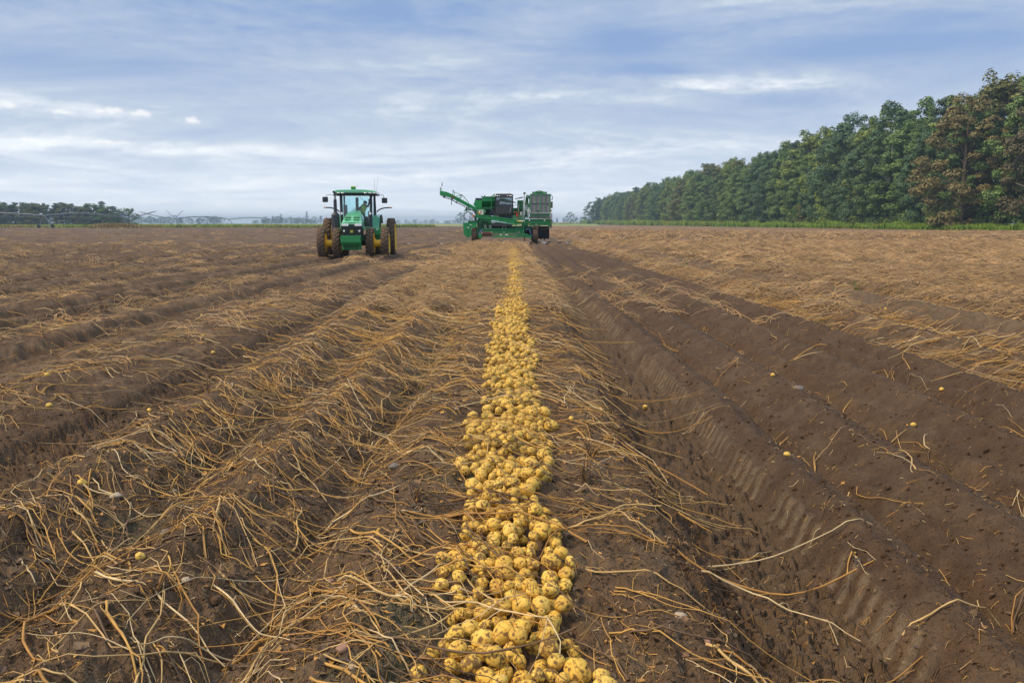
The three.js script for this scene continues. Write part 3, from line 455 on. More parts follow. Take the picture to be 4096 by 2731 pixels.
{
  const TX = -7.60, TZ = -39.4, T = base('tractor', [TX, 0, TZ], .088);
  T.position.y = -.10 + ground(TX, TZ, 0) * .5 - .01 + .05;
  T.position.y = ground(TX, TZ, 0) + .0;
  tag(T, 'green row-crop tractor with yellow dual wheels driving towards the viewer', 'tractor');
  const FA = 1.5, RA = -1.5;
  for (const x of [-1.47, -.765, .765, 1.47]) wheel(T, .715, .36, .48, x, .715, FA, 22, Math.sign(x));
  for (const x of [-1.58, -.82, .82, 1.58]) wheel(T, .95, .40, .70, x, .95, RA, 24, Math.sign(x));
  for (const s of [-1, 1]) {
    part('hub', [disc(.165, .34, 'x', s * 1.13, .715, FA), disc(.215, .07, 'x', s * .985, .715, FA), disc(.19, .06, 'x', s * 1.26, .715, FA)], M.yellow, T);
    part('hub', [disc(.16, .5, 'x', s * 1.2, .95, RA)], M.yellow, T);
    // rear fender over the inner wheel
    const arc = []; for (let k = 0; k <= 14; k++) { const a = .25 + k / 14 * 2.2; arc.push([Math.cos(a) * 1.10, Math.sin(a) * 1.10 + .98]); } for (let k = 14; k >= 0; k--) { const a = .25 + k / 14 * 2.2; arc.push([Math.cos(a) * 1.05, Math.sin(a) * 1.05 + .98]); }
    part('fender', [plate(arc, .24, .48, .008).rotateY(-Math.PI / 2).translate(s * .84, 0, RA)], M.sheenGreen, T);
    part('fender_edge', [hose(arc.slice(0, 15).map(p => [s * 1.08, p[1], RA + p[0]]), .03)], M.black, T);
    // mirror and its arm
    const mx = s < 0 ? -1.50 : 1.36, my = s < 0 ? 2.80 : 2.76;
    const mir = part('mirror', [box(.27, .26, .06, mx, my, -.12, .05)], M.slate, T); part('mirror_arm', [beam([s * .70, 3.0, -.2], [s * 1.12, 3.02, -.18], .05, .07), hose([[s * 1.10, 3.02, -.18], [s * 1.3, 3.02, -.16], [mx - s * .05, 2.99, -.14], [mx - s * .03, my, -.12]], .012)], M.slate, mir);
    const arm = part('marker_arm', [hose([[s * .92, 2.22, -.8], [s * 1.05, 2.33, -.8], [s * 1.30, 2.41, -.8], [s * 1.56, 2.43, -.8]], .035)], M.slate, T); part('marker_light', [box(.13, .06, .06, s * 1.62, 2.43, -.8, .02)], M.amber, arm);
    part('headlight', [box(.33, .125, .1, s * .30, 1.575, 2.34, .03)], M.lamp, T); part('fog_light', [disc(.045, .05, 'z', s * .35, 1.31, 2.37, 14)], M.lamp, T);
  }
  // bonnet, lofted from the grille back to the screen
  const sec = [[2.36, .46, 1.60, 1.70, .42], [2.2, .475, 1.5, 1.80, .40], [1.7, .48, 1.3, 1.99, .36], [1.1, .46, 1.25, 2.14, .31], [.3, .40, 1.25, 2.27, .22]], P = [], I = [], sh = s => [[-s[1], s[2]], [-s[1], lerp(s[2], s[3], .6)], [-s[4] - .02, s[3] - .03], [-s[4] * .6, s[3]], [0, s[3] + .015], [s[4] * .6, s[3]], [s[4] + .02, s[3] - .03], [s[1], lerp(s[2], s[3], .6)], [s[1], s[2]]];
  sec.forEach(s => sh(s).forEach(p => P.push(p[0], p[1], s[0]))); for (let a = 0; a < sec.length - 1; a++) for (let b = 0; b < 8; b++) { const q = a * 9 + b; I.push(q, q + 1, q + 9, q + 1, q + 10, q + 9); } for (let b = 1; b < 8; b++) I.push(0, b + 1, b);
  let bon = new THREE.BufferGeometry(); bon.setAttribute('position', new THREE.Float32BufferAttribute(P, 3)); bon.setAttribute('uv', new THREE.Float32BufferAttribute(new Float32Array(P.length / 3 * 2), 2)); bon.setIndex(I); bon = bon.toNonIndexed(); bon.computeVertexNormals();
  const hood = part('bonnet', bon, M.sheenGreen, T);
  for (const s of [-1, 1]) { part('vent', [box(.27, .02, .10, s * .20, 1.925, 1.93, 0, [.36, 0, 0])], M.black, hood); part('screen_panel', [box(.26, .012, .26, s * .2, 1.85, 2.14, 0, [.38, 0, 0])], M.leafGreen, hood); }
  part('ridge', [beam([0, 1.76, 2.3], [0, 2.15, 1.1], .03, .03)], M.sheenGreen, hood);
  const gr = part('grille', [plate([[-.46, 1.62], [.46, 1.62], [.45, 1.1], [.36, .78], [-.36, .78], [-.45, 1.1]], 2.36, .25, .02)], M.black, T);
  part('badge', [plate([[-.065, .06], [.065, .06], [.065, -.06], [-.065, -.06]], .012, .02, .008).translate(0, 1.27, 2.365)], M.yellow, gr);
  part('badge_field', [box(.105, .095, .008, 0, 1.27, 2.379, .003)], M.green, gr);
  part('badge_animal', [plate([[-.045, -.02], [-.03, .0], [-.035, .012], [-.01, .015], [.02, .02], [.03, .038], [.045, .03], [.035, .018], [.03, .0], [.045, -.022], [.015, -.008], [-.01, -.01], [-.03, -.03]], .006, .008, 0).translate(0, 1.27, 2.3885)], M.yellow, gr);
  part('weight_bracket', [plate([[2.98, 1.10], [2.98, .80], [2.86, .66], [2.45, .66], [2.45, 1.10]].map(p => [p[0], p[1]]), .44, .88, .02).rotateY(-Math.PI / 2)], M.leafGreen, T);
  part('front_frame', [box(.80, .26, .5, 0, .56, 2.25), box(.10, .2, .3, -.36, .55, 2.55), box(.10, .2, .3, .36, .55, 2.55)], M.leafGreen, T);
  part('engine', [box(.62, .75, 2.3, 0, 1.1, 1.1), box(.5, .5, 2.6, 0, .85, -.9), box(1.5, .22, .3, 0, .72, FA, .08), box(1.6, .3, .35, 0, .95, RA, .1)], M.black, T);
  part('frame_rail', [box(.2, .25, 2, -.42, .95, .9), box(.2, .25, 2, .42, .95, .9)], M.deep, T);
  const ex = part('exhaust', [new THREE.CylinderGeometry(.20, .20, .85, 24).translate(-.94, 1.62, .6), new THREE.CylinderGeometry(.085, .20, .15, 24).translate(-.94, 2.12, .6), new THREE.CylinderGeometry(.078, .08, .6, 18).translate(-.94, 2.48, .6)], M.slate, T);
  part('pipe_end', [new THREE.CylinderGeometry(.05, .052, .22, 14).translate(-.94, 2.88, .6)], M.steel, ex); part('pipe_tip', [hose([[-.94, 2.95, .6], [-.945, 3.06, .6], [-.98, 3.13, .6], [-1.03, 3.16, .6]], .055)], M.black, ex);
  part('battery_box', [box(.28, .2, .4, -1.0, 1.12, .3)], M.slate, T);
  // cab
  const cab = new THREE.Group(); cab.name = 'cab'; T.add(cab);
  const fz = .12, bz = -1.55; for (const s of [-1, 1]) { part('pillar', [beam([s * .70, 1.45, fz], [s * .72, 3.05, fz - .05], .15, .12)], M.slate, cab); part('pillar', [beam([s * .80, 1.5, bz], [s * .76, 3.05, bz], .1, .1)], M.slate, cab); part('side_window', [plate([[fz - .06, 1.55], [fz - .1, 3.0], [bz + .06, 3.0], [bz + .06, 2.05], [-.5, 1.55]].map(p => [-p[0], p[1]]), .006, .012, 0).rotateY(Math.PI / 2).translate(s * .755, 0, 0)], M.glass, cab); part('work_light', [disc(.06, .06, 'z', s * .68, 2.13, .24, 14)], M.lamp, cab); }
  part('windscreen', [box(1.26, 1.5, .012, 0, 2.28, fz - .02, 0)], M.glass, cab); part('rear_window', [box(1.44, .95, .012, 0, 2.5, bz, 0)], M.glass, cab);
  part('cab_floor', [box(1.5, .12, 1.6, 0, 1.42, -.7)], M.black, cab); part('door_sill', [box(.9, .1, .2, .35, 1.42, .2)], M.sheenGreen, cab); part('rear_panel', [box(1.5, .5, .08, 0, 1.75, bz - .06)], M.black, cab);
  part('inner_panel', [box(.16, 1.1, .3, -.56, 2.0, -.3), box(.5, .35, .3, -.35, 1.75, -.9)], M.slate, cab);
  const roof = part('roof', [plate([[-1.0, 3.08], [-1.0, 3.2], [-.8, 3.25], [.35, 3.27], [.85, 3.22], [1.0, 3.18], [1.0, 3.08]], .5, 2.3, .03)], M.sheenGreen, T); part('roof_front', [box(1.5, .14, .16, 0, 3.09, .42, .05)], M.black, roof); part('roof_underside', [box(1.8, .06, 2.1, 0, 3.055, -.65)], M.slate, roof);
  for (const x of [-.78, -.58, .50, .72, .92]) part('roof_light', [new THREE.SphereGeometry(.075, 14, 8).scale(1.1, .5, .5).translate(x, 3.095, .505)], M.lamp, roof);
  const rec = part('guidance_receiver', [box(.23, .12, .26, -.10, 3.33, .2, .05)], M.green, roof); part('receiver_cap', [box(.22, .045, .25, -.10, 3.405, .2, .02)], std([.62, .68, .01], .5), rec);
  part('antenna', [bar([.82, 3.2, -.9], [.82, 3.84, -.9], .007, .004, 5)], M.grey, T); part('antenna', [bar([.90, 3.2, -1.0], [1.02, 3.98, -1.0], .007, .004, 5)], M.grey, T); part('antenna', [bar([.02, 3.25, -.4], [.05, 3.56, -.4], .006, .003, 5)], M.grey, T);
  part('wiper', [bar([.15, 2.95, fz + .03], [.55, 2.6, fz + .03], .008)], M.black, cab);
  const seat = part('seat', [box(.5, .14, .5, .08, 1.95, -.9, .05), box(.46, .5, .12, .08, 2.2, -1.15, .05)], M.black, cab);
  part('air_post', [box(.15, .9, .12, -.1, 2.5, -1.35, .05)], M.slate, cab); part('armrest_screen', [box(.2, .26, .05, .62, 2.1, -.35, .03)], M.black, cab);
  const sw = part('steering_wheel', [new THREE.TorusGeometry(.17, .014, 8, 26).rotateX(-.9).translate(-.02, 2.30, -.36)], M.black, cab); part('steering_column', [bar([-.02, 1.6, -.1], [-.02, 2.3, -.36], .05)], M.black, sw);
  const tank = part('step_tank', [box(.34, .55, .8, 1.0, 1.15, -.15, .04)], M.leafGreen, T); part('tank_label', [box(.1, .07, .006, 1.0, 1.36, .255, 0)], M.white, tank); for (let k = 0; k < 3; k++) part('step', [box(.36, .03, .22, 1.0, .55 + k * .28, .32)], M.leafGreen, T);
  // driver leaning out of the seat with one arm up to the pillar
  const drv = base('person', [TX, T.position.y, TZ], .088); drv.userData = { label: 'driver in yellow vest leaning over the steering wheel inside the cab', category: 'person' };
  const body = [[.06, 2.06, -.9, .15, .14, 2.2, -.82, .15], [.14, 2.2, -.82, .15, .30, 2.46, -.66, .14], [.30, 2.46, -.66, .06, .36, 2.58, -.6, .055], [.37, 2.62, -.58, .085, .38, 2.68, -.57, .085], [.40, 2.47, -.68, .06, .52, 2.5, -.5, .05], [.52, 2.5, -.5, .045, .60, 2.66, -.25, .036], [.60, 2.66, -.25, .035, .62, 2.75, -.14, .03], [.16, 2.44, -.62, .06, .02, 2.32, -.5, .05], [.02, 2.32, -.5, .042, -.06, 2.32, -.37, .034], [.0, 2.04, -.8, .1, -.08, 2.06, -.35, .08], [.18, 2.04, -.8, .1, .22, 2.06, -.35, .08], [-.08, 2.06, -.35, .07, -.08, 1.6, -.25, .05], [.22, 2.06, -.35, .07, .22, 1.6, -.25, .05], [-.08, 1.55, -.28, .05, -.08, 1.52, -.1, .045], [.22, 1.55, -.28, .05, .22, 1.52, -.1, .045]];
  for (let f = 0; f < 4; f++) body.push([.605 + f * .012, 2.75, -.14, .011, .59 + f * .02, 2.82 - (f === 3 ? .02 : 0), -.11, .009]); body.push([.60, 2.73, -.15, .012, .57, 2.77, -.12, .01]);
  part('body', fieldBody(body, 76, .74, [.2, 2.15, -.5]), M.cloth, drv);
  part('vest', fieldBody([[.07, 2.1, -.89, .168, .14, 2.2, -.82, .17], [.14, 2.2, -.82, .17, .29, 2.44, -.67, .163]], 48, .42, [.2, 2.25, -.78]), M.vest, drv);
  part('face', [new THREE.SphereGeometry(.088, 16, 12).scale(.9, 1.15, .95).translate(.375, 2.63, -.56), new THREE.ConeGeometry(.018, .04, 8).rotateX(1.4).translate(.375, 2.62, -.468)], M.skin, drv); part('cap', [new THREE.SphereGeometry(.102, 18, 10, 0, 6.3, 0, 1.6).translate(.375, 2.66, -.57), box(.13, .015, .1, .375, 2.675, -.45, .005)], M.cloth, drv);
  part('hand', [box(.05, .06, .03, .615, 2.77, -.13, .01)], M.skin, drv);
}
{
  // drawn on the machine's front elevation: 220 drawing units to the metre
  const X = u => (u - 1320) / 220, Y = v => (1165 - v) / 220, pts = l => l.map(p => [X(p[0]), Y(p[1])]), p3 = (u, v, z) => [X(u), Y(v), z];
  const hz = -62.2, H = base('potato_harvester', [-.30, 0, hz]); H.position.y = ground(-2.6, hz, 0) - .02;
  tag(H, 'green self-propelled potato harvester with a long side boom facing the viewer', 'harvester');
  const R = (u0, v0, u1, v1, z, d, r = .01) => box(X(u1) - X(u0), Y(v0) - Y(v1), d, (X(u0) + X(u1)) / 2, (Y(v0) + Y(v1)) / 2, z - d / 2, r);
  const script = (u, v, w, z, parent) => { const s = X(1320 + w) - X(1320), g = []; for (let k = 0; k < 6; k++) g.push(box(s * .13, s * (k === 0 ? .42 : .24), .006, X(u) + (k - 2.5) * s * .16, Y(v) + (k === 0 ? s * .05 : 0), z, 0, [0, 0, -.3])); g.push(beam([X(u) - s * .45, Y(v) - s * .2, z], [X(u) + s * .4, Y(v) - s * .15, z], .006, s * .05)); part('lettering', g, M.white, parent); };
  // wheels
  for (const [u, z] of [[736, -.9], [1790, -.9], [736, -4.2], [1790, -4.2]]) wheel(H, .58, .40, .3, X(u), .58, z, 20, u < 1300 ? -1 : 1, M.khaki);
  part('chassis', [R(800, 880, 1740, 960, -1.0, .25), R(860, 800, 960, 900, -.6, 3.6), R(1560, 800, 1660, 900, -.6, 3.6), R(780, 960, 1760, 1010, -4.1, .2)], M.deep, H);
  // unloading boom
  const boom = part('boom', [plate(pts([[122, 336], [130, 268], [250, 290], [330, 324], [772, 562], [766, 606], [700, 590], [330, 398], [235, 368]]), -1.9, .9, .02)], M.green, H);
  for (const [u, v] of [[425, 380], [598, 478]]) part('boom_rib', [beam(p3(u + 22, v + 2, -1.88), p3(u - 14, v + 88, -1.88), .07, .04)], M.leafGreen, boom);
  part('boom_truss', [beam(p3(340, 352, -2.3), p3(358, 275, -2.3), .05, .05), beam(p3(372, 345, -2.3), p3(378, 285, -2.3), .04, .04), beam(p3(370, 290, -2.3), p3(492, 336, -2.3), .04, .04), beam(p3(492, 336, -2.3), p3(516, 340, -2.3), .06, .05), beam(p3(400, 362, -2.3), p3(500, 334, -2.3), .04, .04), beam(p3(495, 338, -2.3), p3(440, 420, -2.3), .05, .05), beam(p3(512, 342, -2.3), p3(470, 420, -2.3), .05, .05), beam(p3(516, 342, -2.3), p3(625, 470, -2.3), .06, .05), beam(p3(540, 380, -2.3), p3(540, 430, -2.3), .02, .02)], M.leafGreen, boom);
  part('belt_return', [hose([p3(135, 340, -2.2), p3(190, 385, -2.2), p3(300, 415, -2.2), p3(420, 480, -2.2), p3(560, 548, -2.2), p3(600, 590, -2.2)], .022), hose([p3(160, 350, -2.5), p3(260, 392, -2.5), p3(420, 465, -2.5), p3(560, 535, -2.5)], .018)], M.black, boom);
  for (const [u, v] of [[200, 375], [330, 415], [412, 468]]) part('idler', [disc(.07, .5, 'z', X(u), Y(v), -2.2, 14)], M.black, boom);
  part('end_gate', [beam(p3(134, 330, -2), p3(138, 214, -2), .06, .06), hose([p3(138, 222, -2), p3(158, 232, -2), p3(160, 262, -2), p3(146, 266, -2)], .02)], M.leafGreen, boom);
  part('flag', [plate(pts([[152, 208], [160, 160], [166, 118], [174, 118], [176, 165], [168, 192]]), -2, .02, 0)], M.grey, boom);
  part('hanging_rod', [bar(p3(328, 405, -1.95), p3(328, 510, -1.95), .03)], M.bluish, boom);
  part('sensor_plate', [R(315, 335, 328, 370, -1.86, .04), R(348, 362, 378, 402, -1.86, .04)], M.rust, boom);
  part('boom_ram', [bar(p3(576, 596, -1.9), p3(742, 606, -1.9), .04), bar(p3(575, 600, -1.9), p3(692, 688, -1.9), .03), beam(p3(598, 545, -2), p3(570, 600, -2), .08, .1), bar(p3(610, 560, -2.4), p3(740, 640, -2.4), .025)], M.deep, boom);
  part('boom_lamp', [disc(.05, .07, 'z', X(355), Y(266), -2.3, 12), disc(.03, .05, 'z', X(425), Y(462), -2, 10)], M.black, boom);
  // hopper and side panel
  const hop = part('hopper', [plate(pts([[860, 372], [1095, 372], [1095, 450], [860, 450]]), -2.2, 2.2, .02)], M.green, H);
  part('hopper_slope', [(() => { const g = new THREE.BufferGeometry(), a = p3(860, 450, -2.2), b = p3(1095, 450, -2.2), c = p3(1095, 545, -2.9), d = p3(862, 545, -2.9); g.setAttribute('position', new THREE.Float32BufferAttribute([...a, ...d, ...c, ...a, ...c, ...b], 3)); g.setAttribute('uv', new THREE.Float32BufferAttribute([0, 0, 0, 1, 1, 1, 0, 0, 1, 1, 1, 0], 2)); g.computeVertexNormals(); return g; })()], M.leafGreen, hop);
  part('hopper_rim', [R(855, 366, 1098, 378, -2.16, .06)], M.deep, hop); part('hopper_post', [R(1020, 372, 1034, 700, -2.1, .06)], M.leafGreen, hop); part('hopper_base', [R(862, 542, 1095, 578, -2.6, 1.6)], M.leafGreen, hop);
  part('side_panel', [plate(pts([[700, 500], [745, 432], [860, 428], [860, 572], [770, 572]]), -2.4, 1.9, .02)], M.green, H);
  part('dark_bin', [R(738, 390, 858, 432, -2.9, 1.2)], M.slate, H); part('bin_edge', [R(736, 388, 860, 396, -2.86, 1.2), R(722, 420, 742, 470, -2.86, .3)], M.bluish, H);
  part('work_lamp', [disc(.045, .06, 'z', X(852), Y(365), -2.2, 12)], M.black, hop); part('work_lamp', [disc(.05, .06, 'z', X(906), Y(354), -2.2, 12)], M.black, hop); part('hopper_spout', [hose([p3(1025, 362, -2.4), p3(1060, 345, -2.4), p3(1074, 325, -2.4), p3(1080, 355, -2.4)], .04)], M.leafGreen, hop);
  // engine bay below the hopper
  part('engine_bay', [R(770, 572, 1000, 590, -1.6, 2.6), R(780, 590, 1010, 880, -2.4, 2.2)], M.deep, H); part('bay_panel', [plate(pts([[770, 590], [905, 590], [938, 620], [930, 650], [880, 690], [775, 690]]), -1.5, .3, .02)], M.mint, H);
  const sg = part('sign_panel', [R(810, 605, 890, 682, -1.44, .03)], M.white, H); part('sign_symbol', [plate(pts([[832, 612], [846, 616], [852, 630], [862, 618], [858, 632], [868, 640], [852, 638], [840, 632]]), -1.43, .008, 0)], M.black, sg);
  part('upright_post', [bar(p3(686, 640, -1.3), p3(690, 785, -1.3), .025), bar(p3(705, 650, -1.3), p3(708, 785, -1.3), .03)], M.grey, H); part('upright_post', [R(728, 600, 770, 800, -1.7, .3)], M.slate, H);
  part('beacon', [new THREE.SphereGeometry(.09, 16, 10).translate(X(826), Y(660), -1.3)], M.amber, H); part('tail_light', [box(.12, .16, .08, X(716), Y(711), -1.25, .03)], M.red, H); part('reflector', [R(712, 725, 722, 780, -1.2, .03)], M.white, H);
  // cab
  const cab = new THREE.Group(); cab.name = 'cab'; H.add(cab);
  const zf = -1.0, zb = -2.6;
  for (const u of [1102, 1394]) { part('pillar', [beam(p3(u, 385, zf), p3(u + (u < 1200 ? -4 : 6), 665, zf), .07, .09)], M.black, cab); part('pillar', [beam(p3(u, 385, zb), p3(u, 665, zb), .09, .09)], M.black, cab); }
  part('cab_glass', [R(1108, 385, 1390, 660, zf + .01, .012, 0)], M.smoke, cab); part('door_glass', [box(.012, Y(385) - Y(660), 1.5, X(1100), (Y(385) + Y(660)) / 2, (zf + zb) / 2, 0)], M.smoke, cab); part('door_glass', [box(.012, Y(385) - Y(660), 1.5, X(1399), (Y(385) + Y(660)) / 2, (zf + zb) / 2, 0)], M.smoke, cab);
  part('cab_floor', [R(1095, 655, 1405, 690, zf + .05, 1.75)], M.black, cab); part('rear_wall', [R(1100, 420, 1170, 660, zb, .06), R(1170, 500, 1400, 660, zb, .06)], M.slate, cab);
  part('seat', [box(.5, .7, .15, X(1240), Y(570), -2.2, .06), box(.5, .15, .5, X(1240), Y(628), -1.95, .05)], M.slate, cab); part('control_desk', [R(1180, 590, 1340, 640, -1.3, .3)], M.black, cab); part('seat_pad', [box(.36, .5, .04, X(1235), Y(560), -2.1, .03)], M.khaki, cab);
  part('wiper', [bar(p3(1350, 655, zf + .05), p3(1380, 490, zf + .05), .02)], M.steel, cab);
  const rf = part('cab_roof', [plate(pts([[1086, 350], [1100, 338], [1390, 336], [1410, 352], [1400, 382], [1095, 384]]), zf + .3, 2.0, .03)], M.slate, cab); part('roof_top', [plate(pts([[1100, 339], [1140, 328], [1360, 327], [1392, 338]]), zf + .2, 1.8, .01)], M.khaki, rf);
  for (const u of [1110, 1137, 1172, 1308, 1344, 1380]) part('roof_light', [new THREE.SphereGeometry(.06, 14, 8).scale(1, .8, .4).translate(X(u), Y(368), zf + .31)], M.lamp, rf);
  part('roof_emblem', [plate(pts([[1212, 372], [1222, 360], [1266, 358], [1274, 368], [1262, 378], [1220, 378]]), zf + .325, .015, .004)], M.grey, rf); part('roof_emblem_field', [plate(pts([[1220, 372], [1228, 363], [1260, 362], [1266, 369], [1258, 375], [1226, 375]]), zf + .332, .008, 0)], M.black, rf);
  part('antenna', [bar(p3(1360, 334, -1.6), p3(1316, 262, -1.6), .008, .004, 5)], M.grey, cab);
  part('cab_underframe', [R(1060, 690, 1400, 760, -1.2, 1.6), R(1000, 600, 1090, 700, -1.8, .6)], M.slate, H); part('round_lamp', [new THREE.TorusGeometry(.065, .022, 8, 20).translate(X(1136), Y(702), -1.15)], M.lamp, H); part('bracket', [R(1088, 680, 1110, 722, -1.1, .1), R(1378, 675, 1392, 770, -1.1, .1)], M.mint, H);
  // cross conveyor in front of the cab
  const cv = part('cross_conveyor', [plate(pts([[745, 690], [800, 690], [1600, 798], [1592, 838], [1450, 848], [790, 738], [738, 726]]), -.25, .14, .015), plate(pts([[745, 690], [800, 690], [1600, 798], [1600, 806], [790, 700]]), -.4, .7, .01)], M.green, H);
  part('conveyor_lip', [plate(pts([[760, 684], [860, 684], [1470, 770], [1470, 782], [850, 696], [760, 696]]), -.22, .06, .01)], M.leafGreen, cv); part('conveyor_rail', [beam(p3(880, 778, -.3), p3(1460, 858, -.3), .05, .06), beam(p3(800, 760, -.5), p3(1000, 790, -.5), .04, .05)], M.leafGreen, cv);
  for (const u of [870, 1010, 1185, 1320, 1440]) part('conveyor_bracket', [beam(p3(u, 705 + (u - 800) * .13, -.2), p3(u - 6, 790 + (u - 870) * .12, -.25), .05, .05)], M.leafGreen, cv);
  part('step_edge', [plate(pts([[1466, 780], [1576, 797], [1576, 810], [1466, 800]]), -.16, .3, .005)], M.yellow, cv); part('scraper', [new THREE.CapsuleGeometry(.06, .1, 4, 10).rotateZ(1.2).translate(X(745), Y(688), -.25)], M.white, cv);
  // intake table behind the conveyor
  part('sieve_pan', [plate(pts([[1030, 818], [1200, 820], [1400, 856], [1380, 880], [1030, 880]]), -.9, .9, .02)], M.grey, H); part('pan_edge', [plate(pts([[1035, 880], [1390, 872], [1330, 905], [1040, 905]]), -1, .4, .01)], M.rust, H);
  part('intake_back', [R(830, 800, 1030, 930, -1.5, .1), R(1030, 905, 1460, 930, -1.6, .1)], M.leafGreen, H);  // added plates that fill the shaded gap under the conveyor
  for (const u of [930, 1012]) { const post = part('spring_post', [R(u - 12, 835, u + 12, 930, -.7, .1)], M.leafGreen, H); for (let k = 0; k < 4; k++) part('spring_coil', [new THREE.TorusGeometry(.10, .025, 6, 16).rotateX(1.57).translate(X(u), Y(868 + k * 15), -.68)], M.cream, post); }
  part('hydraulic_mount', [hose([p3(1220, 940, -.6), p3(1228, 890, -.6), p3(1250, 875, -.6), p3(1275, 890, -.6), p3(1283, 940, -.6)], .03), bar(p3(1265, 840, -.6), p3(1265, 880, -.6), .03)], M.steel, H);
  // lower front frame
  part('cross_tube', [R(880, 926, 1590, 940, -.35, .08)], M.leafGreen, H); part('front_panel', [R(880, 945, 1600, 1000, -.5, .06)], M.green, H); part('cross_tube', [R(1050, 1004, 1600, 1014, -.3, .06)], M.leafGreen, H); part('cross_tube', [R(1050, 1020, 1600, 1032, -.34, .06)], M.deep, H); part('front_beam', [R(1050, 1040, 1605, 1070, -.2, .22)], M.green, H); part('frame_brace', [R(1460, 1002, 1610, 1036, -.16, .25), plate(pts([[1600, 1005], [1640, 1005], [1720, 1050], [1720, 1110], [1690, 1075], [1600, 1070]]), -.3, .12, .01), plate(pts([[870, 1000], [890, 1005], [870, 1080], [812, 1085], [820, 1020]]), -.3, .12, .01)], M.green, H);
  part('frame_sensor', [R(1178, 1018, 1212, 1034, -.22, .05)], M.white, H); part('frame_sensor', [R(1272, 1018, 1318, 1034, -.22, .05)], M.white, H); part('clamp_block', [R(1228, 1012, 1260, 1036, -.2, .08)], M.mint, H);
  script(1255, 980, 34, -.48, H); 
  part('roller', [disc(.17, X(1045) - X(868), 'x', X(957), Y(1012), -.3, 20), ...Array.from({ length: 5 }, (_, k) => box(X(1045) - X(868), .02, .02, X(957), Y(985 + k * 15), -.135, 0))], M.mudRed, H); part('roller_bracket', [R(862, 978, 880, 992, -.1, .05), R(1034, 975, 1050, 990, -.1, .05)], M.white, H); part('roller_rail', [R(860, 1046, 1052, 1056, -.2, .08)], M.leafGreen, H);
  part('hose_guide', [hose([p3(810, 1020, -.4), p3(850, 960, -.4), p3(900, 935, -.4), p3(968, 932, -.4)], .045)], M.bluish, H); part('hose_guide', [hose([p3(1610, 940, -.4), p3(1670, 920, -.4), p3(1692, 940, -.4), p3(1705, 1000, -.4), p3(1730, 1050, -.4)], .045)], M.bluish, H);
  for (const [u, v0, v1] of [[830, 1080, 1150], [810, 1080, 1165], [1600, 1060, 1150], [1715, 1060, 1120]]) part('coulter', [plate(pts([[u - 14, v0], [u + 14, v0], [u + 8, v1], [u - 4, v1]]), -.5, .06, .01)], M.rust, H);
  part('leg_post', [R(786, 770, 806, 1060, -.55, .1), R(830, 760, 852, 935, -.5, .1), R(866, 780, 880, 935, -.6, .08)], M.leafGreen, H);
  for (let k = 0; k < 6; k++) part('hydraulic_hose', [hose([p3(812 + k * 8, 790 + k * 9, -.5), p3(826 + k * 5, 850, -.42), p3(808 + k * 9, 910, -.5), p3(838 + k * 4, 960 + k * 6, -.45)], .016, 14, 5)], k % 2 ? M.black : M.mint, H);
  // ladder and handrails
  const lad = part('ladder', [beam(p3(1466, 785, -.1), p3(1466, 1000, -.1), .04, .04), beam(p3(1582, 790, -.1), p3(1582, 1000, -.1), .04, .04)], M.leafGreen, H); for (const v of [812, 860, 908, 954]) part('rung', [beam(p3(1466, v, -.1), p3(1582, v + 2, -.1), .04, .03)], M.leafGreen, lad); part('ladder_tread', [R(1468, 972, 1520, 1000, -.12, .12)], M.grey, lad);
  part('handrail', [bar(p3(1502, 505, -.6), p3(1498, 640, -.6), .03)], M.steel, H); part('handrail', [bar(p3(1580, 430, -.6), p3(1580, 800, -.6), .035)], M.steel, H); part('handrail', [hose([p3(1412, 640, -.9), p3(1412, 535, -.9), p3(1440, 520, -.9), p3(1500, 515, -.9)], .018), beam(p3(1500, 515, -.9), p3(1590, 518, -.9), .03, .03), beam(p3(1500, 570, -.9), p3(1590, 572, -.9), .03, .03), beam(p3(1415, 640, -.9), p3(1590, 642, -.9), .03, .03)], M.leafGreen, H);
  part('platform', [R(1400, 690, 1610, 780, -1.0, .8)], M.mint, H); part('red_box', [R(1420, 628, 1470, 655, -.95, .12)], M.red, H); part('fire_extinguisher', [new THREE.CapsuleGeometry(.05, .2, 4, 10).translate(X(1470), Y(690), -.85)], M.red, H); part('rust_post', [R(1486, 640, 1502, 770, -.8, .06)], M.rust, H);
  part('rear_conveyor', [plate(pts([[1160, 388], [1240, 392], [1480, 470], [1300, 470], [1160, 440]]), -3.0, .3, .02), R(1480, 428, 1590, 600, -2.6, .8)], M.leafGreen, H); for (const v of [440, 468, 500, 540]) part('conveyor_slat', [R(1484, v, 1586, v + 8, -2.55, .04)], M.mint, H);
  part('back_frame', [R(1400, 560, 1600, 700, -3.6, .3), R(1010, 400, 1100, 640, -3.2, .3)], M.deep, H); part('jug', [new THREE.CapsuleGeometry(.1, .16, 4, 12).translate(X(1545), Y(668), -1.1)], M.white, H); part('jug', [new THREE.CapsuleGeometry(.09, .3, 4, 12).translate(X(1632), Y(660), -1.1)], M.white, H);
  part('gps_mast', [bar(p3(1602, 330, -1.4), p3(1600, 520, -1.4), .02)], M.grey, H); part('gps_box', [R(1582, 303, 1622, 332, -1.36, .12)], M.black, H); part('rear_light_bar', [beam(p3(1440, 410, -2), p3(1600, 380, -2), .03, .06), beam(p3(1500, 398, -2), p3(1570, 384, -2), .08, .08)], M.black, H);
  for (let k = 0; k < 7; k++) part('hydraulic_hose', [hose([p3(1606 + k * 10, 740, -1.0), p3(1600 + k * 12, 600 + k * 10, -.95), p3(1616 + k * 8, 460, -1.0), p3(1640 + k * 5, 350 + k * 6, -1.05), p3(1690, 372 + k * 10, -1.1)], .022, 18, 5)], k % 3 ? M.black : M.leafGreen, H);
